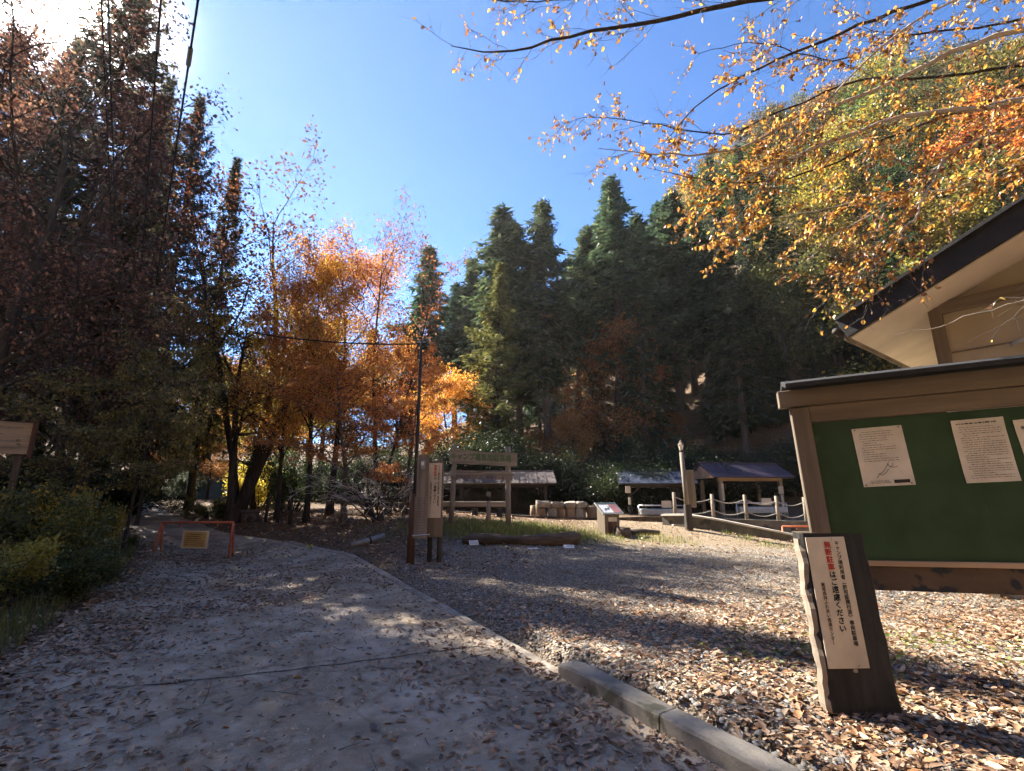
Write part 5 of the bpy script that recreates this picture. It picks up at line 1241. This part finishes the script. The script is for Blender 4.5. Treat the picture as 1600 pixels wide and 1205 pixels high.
# ------------------------------------------------------------------ the tree leaning in from the right: limbs, twigs, leaves
TB = Vector((8.6, 3.2, 0)); TB.z = h1(TB.x, TB.y)
t = thing('overhanging_tree','beech overhanging from the right with boughs coloured sunlit and shaded, and golden leaves against blue sky','tree', TB)
def OT(u, v, d): return np.array(P(u, v, d) - TB)
crown_pt = [np.array([0,0,.0]), np.array([.1,.1,2.5]), np.array([-.1,.2,5.0]), np.array([-.4,.4,7.5]), np.array([-.2,.6,10.0])]
TT = Tubes(); TT.add(np.array(crown_pt), [.26,.21,.17,.12,.05], 10)
trunk_o = link('trunk', TT.mesh('trunk_mesh'), M['bark_grey'], t)
S0 = np.array([-.1,.2,5.0]); S1 = np.array([-.25,.3,6.2]); S2 = np.array([-.4,.4,7.4]); S3 = np.array([-.05,.15,4.0])
LIMBS = [  # (start on the trunk, picture points with depth, base radius, tip radius, pale for sunlit bark, twig density, leaf density)
 (S2, [(1700,-60,4.9),(1400,-40,5.0),(1250,-14,5.1),(1162,2,5.2),(1044,31,5.4),(916,47,5.6),(850,68,5.8),(790,87,6.0),(735,76,6.2),(705,72,6.3)], .050,.005, 0, 1.0, .45),
 (S2, [(1453,-5,5.4),(1300,59,5.6),(1194,101,5.8),(1100,153,6.0),(1062,195,6.2),(1035,225,6.3)], .032,.004, 0, 1.0, .9),
 (S1, [(1600,42,5.2),(1480,83,5.4),(1430,105,5.5),(1395,133,5.6),(1320,158,5.8),(1225,200,6.0),(1150,235,6.1),(1090,245,6.2),(1000,240,6.4),(935,232,6.5)], .036,.004, 1, 1.0, 1.0),
 (S1, [(1600,153,4.9),(1537,172,5.0),(1459,173,5.2),(1409,181,5.3),(1334,206,5.5),(1234,247,5.8),(1160,280,6.0),(1100,310,6.2),(1070,335,6.3)], .046,.004, 1, 1.0, 1.3),
 (S1, [(1600,133,5.4),(1547,156,5.5),(1412,205,5.7),(1256,275,6.0),(1181,286,6.2),(1110,286,6.3),(1010,262,6.5)], .022,.003, 0, 1.0, 1.1),
 (S2, [(1490,-4,5.0),(1378,69,5.2),(1319,128,5.4),(1256,200,5.6),(1210,262,5.8),(1170,325,5.9),(1125,370,6.0)], .016,.003, 1, .9, 1.0),
 (S0, [(1640,185,4.7),(1559,209,4.8),(1497,222,4.9),(1475,247,5.0),(1428,297,5.2),(1350,340,5.4),(1300,365,5.5),(1270,400,5.6)], .020,.003, 1, .9, 1.0),
 (np.array(OT(1475,247,5.0)), [(1465,265,5.0),(1431,337,5.0),(1413,357,5.05),(1400,380,5.1),(1349,437,5.2),(1300,447,5.3)], .011,.003, 1, .8, .55),
 (S3, [(1650,455,4.9),(1600,470,5.0),(1531,488,5.1),(1449,517,5.2),(1385,523,5.3)], .012,.003, 1, .5, .05),
 (S2, [(1620,-60,5.6),(1350,-60,5.8),(1150,-30,6.0),(1000,-20,6.2),(880,0,6.3),(800,5,6.5),(740,-8,6.6)], .030,.004, 0, 1.1, .5),
 (S1, [(1640,95,5.8),(1500,120,5.9),(1350,120,6.0),(1240,165,6.2),(1130,215,6.3),(1000,190,6.5),(930,180,6.7),(890,190,6.8)], .02,.003, 0, 1.0, .8),
 (S0, [(1680,240,5.2),(1580,260,5.3),(1480,300,5.5),(1380,300,5.7),(1280,330,5.9),(1190,345,6.1)], .018,.003, 1, 1.0, 1.2),
 (S1, [(1640,20,6.0),(1520,45,6.2),(1420,50,6.4),(1300,100,6.6),(1180,60,6.8),(1090,85,7.0)], .018,.003, 0, 1.0, .9),
]
rg = np.random.default_rng(5)
LPo=[];LAo=[];LSo=[]
dark = Tubes(); pale = Tubes(); tw = Tubes()
def smooth_line(pts, n):
    pts = np.array(pts); d = np.concatenate([[0], np.cumsum(np.linalg.norm(np.diff(pts,axis=0),axis=1))]); s = np.linspace(0, d[-1], n)
    out = np.stack([np.interp(s, d, pts[:,i]) for i in range(3)], 1)
    for _ in range(2): out[1:-1] = .5*out[1:-1] + .25*(out[:-2]+out[2:])
    return out
for (st_, pix, r0, r1, pl_, tdn, ldn) in LIMBS:
    pts = [st_] + [OT(*q) for q in pix]
    line = smooth_line(pts, 40); line[2:-1] += rg.normal(0,.010,(37,3))
    k = np.linspace(0,1,40)
    (pale if pl_ else dark).add(line, r0*(1-k)**.8 + r1, 6)
    for i in range(int(40*tdn)):
        f = rg.uniform(.28, 1.0)
        p_, d_ = along(line, min(.995,f))
        u_, v_, t_ = proj(Vector(p_) + TB)
        sd = rg.normal(0,1,3); sd -= d_*(sd@d_); sd = unit(sd)
        dd = d_*rg.uniform(.7,1.2) + sd*.75 + np.array([-.15,0,-.12])
        ln = rg.uniform(.30,.95)*(1.15-.5*f)
        b1 = poly(rg, p_, dd, ln, 7, .16)
        tw.add(b1, np.linspace(max(.0035, r0*.16*(1.1-f)), .0018, 7), 4)
        for j in range(7):
            p2, d2 = along(b1, rg.uniform(.2,.98))
            b2 = poly(rg, p2, d2+rg.normal(0,.7,3), rg.uniform(.10,.34), 4, .2); tw.add(b2, [.0022,.0019,.0016,.0012], 3)
            q_ = proj(Vector(b2[-1]) + TB)
            dense = 1.15 * ldn * (1.0 + 1.0*max(0, min(1, (q_[1]-190)/110)) * max(0, min(1, (q_[0]-1020)/80)))
            m_ = rg.poisson(1.7*dense if rg.uniform() < .75 else 4.6*dense)
            if q_[0] < 700 or (q_[1] > 470): m_ = min(m_, 1)
            if m_:
                w = rg.uniform(0,1,m_)[:,None]; LPo.append(b2[0]*(1-w)+b2[-1]*w); LAo.append(np.tile(d2,(m_,1))*.6 + rg.normal(0,.6,(m_,3)) + np.array([0,0,-.5])); 
dark_o = link('shaded_bough', dark.mesh('bough_mesh'), M['bark'], t); pale_o = link('sunlit_bough', pale.mesh('bough_mesh'), M['bark_sunlit'], t)  # sunlit boughs get pale bark, shaded ones dark: light put into the colour
tw_o = link('twigs', tw.mesh('twig_mesh'), M['twig'], t)
p_ = np.concatenate(LPo); a_ = np.concatenate(LAo); k = len(p_); s_ = rg.uniform(.55,1.2,k)
cr = link('foliage', leaves_mesh('leaf_mesh', p_, a_, rg.normal(0,.8,(k,3))+np.array([0,0,.8]), (.057*s_), (.036*s_), fold=.22, curl=.2), M['lf_gold'], t); cr.color = (1.1,1.05,1.0,1)
print('overhang leaves', k)

# ------------------------------------------------------------------ stuff on the ground: fallen leaves, gravel stones, grass
def noise2(x, y, s, seed=0):
    r_ = np.random.default_rng(seed); o_ = np.zeros(x.shape)
    for i in range(5):
        a = r_.uniform(0,6.28,2); kx, ky = r_.normal(0,1,2)*s*(1.7**i)*.5; o_ += np.sin(kx*x+ky*y+a[0])*np.sin(kx*.6*y-ky*.8*x+a[1])*.75**i
    return .5+.28*o_
def litter(name, n, xr, yr, dens, m, L, seed, zlift=.006, flat=.28):
    r_ = np.random.default_rng(seed)
    x = r_.uniform(*xr, n); y = yr[0] + (yr[1]-yr[0])*r_.uniform(0,1,n)**1.25
    keep = r_.uniform(0,1,n) < dens(x,y); x, y = x[keep], y[keep]
    z = surf(x,y) + zlift + r_.uniform(0,.012,len(x))
    p = np.stack([x,y,z],1); k = len(p)
    g = r_.uniform(0,6.28,k); a = np.stack([np.cos(g),np.sin(g),r_.normal(0,.16,k)],1)
    nrm = np.stack([r_.normal(0,flat,k),r_.normal(0,flat,k),np.ones(k)],1)
    s = np.clip(r_.lognormal(0,.33,k),.35,1.7)
    me = leaves_mesh(name+'_mesh', p, a, nrm, L*s, L*s*r_.uniform(.38,.6,k), fold=r_.uniform(.02,.55,(k,1)), curl=r_.uniform(-.28,.14,(k,1)))
    print(name, k)
    return tag(link(name, me, m), kind='stuff')
def d_road(x,y):
    dr, dl = side(ROAD_R,x,y), side(ROAD_L,x,y)
    e = np.exp(-np.abs(dr)/.55)*.8*sst(8.5,5.5,y) + np.exp(-np.abs(dl)/.9)*.8
    c = sst(.44,.78, noise2(x,y,1.5,3))**1.3 + .10*sst(.3,.7,noise2(x,y,.7,13))
    c2 = .5*np.exp(-((x+7.5)/1.8)**2-((y-12.6)/1.6)**2)
    return np.where((dr < -.02) & (dl > -.3), np.clip((c*(.45+.55*sst(10,5,y))+e+c2)*.75,0,1)*sst(17,13,y), 0)
litter('fallen_leaves_road', 140000, (-11,2.6), (2.0,16), d_road, M['lf_fallen_road'], .050, 1)
def d_lot(x,y):
    dr = side(ROAD_R,x,y)
    c = sst(9.5,3.8,y)*(.5+.65*sst(.5,3.0,x)) + .08*sst(.35,.75,noise2(x,y,1.2,8))
    return np.where((dr > .02), np.clip(c*(.45+.9*noise2(x,y,1.7,4)),0,1), 0)*sst(13,11,y)
litter('fallen_leaves_lot', 84000, (-3.5,9.5), (2.2,13), d_lot, M['lf_fallen'], .056, 2)
def d_bank(x,y):
    dr, dl = side(ROAD_R,x,y), side(ROAD_L,x,y)
    right = sst(-.2,.6,dr)*sst(1.5,-1.2,x)*sst(9,10.5,y)*.75
    left = (dl < .1)*(.5*np.exp(dl/2.2)+.15)
    return np.clip((right+left)*(.4+.9*noise2(x,y,1.4,6)),0,1)
litter('fallen_leaves_bank', 52000, (-14,2), (2.2,21), d_bank, M['lf_fallen'], .075, 3)
def d_ter(x,y): return sst(.5,2,x)*(.35*noise2(x,y,1.5,9)+.05)*(side(ROAD_R,x,y) > .3)
litter('fallen_leaves_terrace', 15000, (0,13), (12,19), d_ter, M['lf_fallen'], .07, 4)
litter('leaf_crumbs', 60000, (-4,8), (2.2,10), lambda x,y: .75*noise2(x,y,1.9,41), M['lf_fallen'], .022, 42)
def sticks(n):
    r_ = np.random.default_rng(44); x = r_.uniform(-5,7,n); y = 2.6+7*r_.uniform(0,1,n)**1.3; z = surf(x,y)+.012; g = r_.uniform(0,6.28,n); T = Tubes()
    for i in range(n):
        T.add(poly(r_, np.array([x[i],y[i],z[i]]), np.array([math.cos(g[i]),math.sin(g[i]),r_.normal(0,.05)]), r_.uniform(.05,.26), 4, .16)*np.array([1,1,1]), [.0035,.003,.0025,.0015], 4)
    return tag(link('fallen_twigs', T.mesh('twig_litter'), M['twig']), kind='stuff')
sticks(420)
# gravel stones
def pebbles(n, xr, yr, dens, seed, size):
    r_ = np.random.default_rng(seed); x = r_.uniform(*xr,n); y = yr[0]+(yr[1]-yr[0])*r_.uniform(0,1,n)**1.4
    keep = r_.uniform(0,1,n) < dens(x,y); x,y = x[keep],y[keep]; k=len(x)
    z = surf(x,y); s = size*r_.uniform(.4,1.25,k)
    o8 = np.array([[1,0,0],[.6,.75,.1],[-.3,.9,0],[-1,.1,.05],[-.5,-.8,0],[.5,-.85,.05],[.35,.1,.62],[-.3,-.05,.58]])
    g = r_.uniform(0,6.28,k); ca,sa = np.cos(g)[:,None],np.sin(g)[:,None]
    J = o8[None]*(1+r_.normal(0,.16,(k,8,3)))*np.stack([np.ones(k),r_.uniform(.6,1,k),r_.uniform(.6,1.1,k)],1)[:,None,:]
    V_ = np.stack([J[...,0]*ca-J[...,1]*sa, J[...,0]*sa+J[...,1]*ca, J[...,2]],-1)*s[:,None,None] + np.stack([x,y,z-.002],1)[:,None,:]
    tri = np.array([[0,1,6],[1,2,6],[2,7,6],[2,3,7],[3,4,7],[4,5,7],[5,6,7],[5,0,6]])
    f = (np.arange(k)[:,None,None]*8 + tri[None]).reshape(-1,3)
    m_, nt_ = nmat('gravel_stone'); g_ = nd(nt_,'ShaderNodeNewGeometry'); r2 = ramp(nt_, g_.outputs['Random Per Island'], [(0,(.06,.056,.055)),(.4,(.13,.12,.115)),(.75,(.22,.205,.19)),(1,(.36,.34,.31))])
    b2 = nd(nt_,'ShaderNodeBsdfPrincipled'); b2.inputs['Roughness'].default_value=.85; nt_.links.new(r2.outputs[0], b2.inputs['Base Color']); o2 = nd(nt_,'ShaderNodeOutputMaterial'); nt_.links.new(b2.outputs[0], o2.inputs[0])
    print('pebbles', k)
    return tag(link('gravel_stones', arrays_mesh('gravel_mesh', V_.reshape(-1,3), [f]), m_), kind='stuff')
pebbles(52000, (-2.6,10), (2.4,14.5), lambda x,y: np.where(side(ROAD_R,x,y) > .22, (.35+.65*noise2(x,y,1.3,12))*sst(15,11,y), 0), 6, .024)
def grass_blades(name, n, fn, Lh, seed, tint, m=None):
    r_ = np.random.default_rng(seed); x,y,keep = fn(r_, n); x,y = x[keep],y[keep]; k=len(x); z = surf(x,y)-.01
    g = r_.uniform(0,6.28,k); a = np.stack([np.cos(g)*.5,np.sin(g)*.5,np.ones(k)],1)+r_.normal(0,.2,(k,3)); L_ = Lh*r_.uniform(.4,1.2,k)
    o_ = link(name, leaves_mesh(name+'_mesh', np.stack([x,y,z],1), a, np.stack([np.cos(g),np.sin(g),.2*np.ones(k)],1), L_, .012+.03*L_, curl=.3), m or M['lf_grass']); o_.color = (*tint,1)
    print(name, k)
    return tag(o_, kind='stuff')
def f1(r_, n):
    x = r_.normal(-.1,1.5,n); y = r_.normal(14.4,.75,n); kk = (y > 13.0) & (r_.uniform(0,1,n) < .25+noise2(x,y,1.2,4)); return x,y,kk
grass_blades('grass', 12000, f1, .17, 21, (1,1,1))
def f2(r_, n):
    x = r_.uniform(-12,-4,n); y = r_.uniform(3,14,n); dl = side(ROAD_L,x,y); return x,y,(dl < -.15) & (dl > -2.8) & (r_.uniform(0,1,n) < noise2(x,y,1.1,2)*1.1)
grass_blades('verge_grass', 30000, f2, .24, 22, (.42,.5,.4))
cl = litter('clover', 5200, (1.6,5.2), (3.6,6.2), lambda x,y: sst(.36,.66,noise2(x,y,2.6,5))*np.exp(-((x-3.3)/1.1)**2-((y-4.7)/.7)**2), M['lf_grass'], .034, 31, .03, .55); cl.color = (.95,1.15,.8,1)
def f4(r_, n):
    x = r_.uniform(2,9,n); y = r_.uniform(13.2,16.5,n); return x,y,(r_.uniform(0,1,n) < sst(.55,.85,noise2(x,y,2.2,15)))
grass_blades('bank_tufts', 5000, f4, .12, 24, (.9,.9,.8))

# ------------------------------------------------------------------ sky, sun, camera
S = Vector(ray(100, -8)).normalized(); el = math.asin(S.z); az = math.atan2(S.x, S.y)
w = bpy.data.worlds.new('World'); sc.world = w; w.use_nodes = True
nt = w.node_tree; nt.nodes.clear(); Ln = nt.links.new
sky = nd(nt,'ShaderNodeTexSky', sky_type='NISHITA', sun_disc=False); sky.sun_elevation = el; sky.sun_rotation = az
sky.altitude = 300; sky.air_density = .75; sky.dust_density = 0.0; sky.ozone_density = 7.0
bg = nd(nt,'ShaderNodeBackground'); bg.inputs['Strength'].default_value = .05; hs = nd(nt,'ShaderNodeHueSaturation'); hs.inputs['Saturation'].default_value = 1.08; Ln(sky.outputs[0], hs.inputs['Color']); Ln(hs.outputs[0], bg.inputs[0])
# the sun's aureole in the thin air: brightness of the sky itself near the sun's direction
tc = nd(nt,'ShaderNodeTexCoord'); vm = nd(nt,'ShaderNodeVectorMath', operation='DOT_PRODUCT'); nrm_ = nd(nt,'ShaderNodeVectorMath', operation='NORMALIZE')
Ln(tc.outputs['Generated'], nrm_.inputs[0]); Ln(nrm_.outputs[0], vm.inputs[0]); vm.inputs[1].default_value = S
def powr(e_, k_):
    mx = nd(nt,'ShaderNodeMath', operation='MAXIMUM'); Ln(vm.outputs['Value'], mx.inputs[0]); mx.inputs[1].default_value = 0
    a = nd(nt,'ShaderNodeMath', operation='POWER'); Ln(mx.outputs[0], a.inputs[0]); a.inputs[1].default_value = e_
    b2 = nd(nt,'ShaderNodeMath', operation='MULTIPLY'); Ln(a.outputs[0], b2.inputs[0]); b2.inputs[1].default_value = k_; return b2
s1_, s2_ = powr(420, 3.0), powr(60, .025)
ad = nd(nt,'ShaderNodeMath', operation='ADD'); Ln(s1_.outputs[0], ad.inputs[0]); Ln(s2_.outputs[0], ad.inputs[1])
bg2 = nd(nt,'ShaderNodeBackground'); bg2.inputs[0].default_value = (1,.97,.92,1); Ln(ad.outputs[0], bg2.inputs['Strength'])
ash = nd(nt,'ShaderNodeAddShader'); Ln(bg.outputs[0], ash.inputs[0]); Ln(bg2.outputs[0], ash.inputs[1])
wo = nd(nt,'ShaderNodeOutputWorld'); Ln(ash.outputs[0], wo.inputs[0])
ld = bpy.data.lights.new('sun', 'SUN'); ld.energy = 3.35; ld.angle = R(.5); ld.color = (1,.93,.82)
lo = bpy.data.objects.new('sun', ld); COL.objects.link(lo); lo.rotation_euler = S.to_track_quat('Z','Y').to_euler(); lo.location = (-20,20,30)
cd = bpy.data.cameras.new('camera'); cam = bpy.data.objects.new('camera', cd); COL.objects.link(cam); sc.camera = cam
cam.location = (0,0,CH); cam.rotation_euler = (PI/2+TH, 0, 0); cd.sensor_width = 36; cd.lens = 36*F/1600; cd.clip_end = 900; cd.clip_start = .05
bpy.data.objects.remove(_fo)
sc.view_settings.view_transform = 'Standard'; sc.view_settings.look = 'None'; sc.view_settings.exposure = 2.85; sc.view_settings.gamma = 1; sc.view_settings.use_curve_mapping = False
sc.cycles.max_bounces = 4; sc.cycles.diffuse_bounces = 3; sc.cycles.glossy_bounces = 1; sc.cycles.transmission_bounces = 2; sc.cycles.use_adaptive_sampling = True; sc.cycles.adaptive_threshold = .035; sc.cycles.caustics_reflective = False; sc.cycles.caustics_refractive = False
sc.cycles.sample_clamp_indirect = 4; sc.cycles.use_denoising = True

bpy.context.view_layer.update()
ztop = max((o.matrix_world @ Vector(c))[2] for o in sc.objects if o.type == 'MESH' for c in o.bound_box)
zlow = min((o.matrix_world @ Vector(c))[2] for o in sc.objects if o.type == 'MESH' for c in o.bound_box)
print('ZTOP', ztop, zlow)
hz = MB().box((0, 50, (ztop+1+zlow-1)/2), (352, 304, ztop-zlow+2)).build('haze', None); tag(hz, kind='stuff')  # thin haze added to lift the shade and the dark left trees
m, nt = nmat('shade_lift_haze'); pv = nd(nt,'ShaderNodeVolumePrincipled'); pv.inputs['Color'].default_value = (1,.96,.9,1); pv.inputs['Density'].default_value = .0003; pv.inputs['Anisotropy'].default_value = .5
o = nd(nt,'ShaderNodeOutputMaterial'); nt.links.new(pv.outputs[0], o.inputs['Volume']); hz.data.materials.append(m)
sc.cycles.volume_bounces = 0
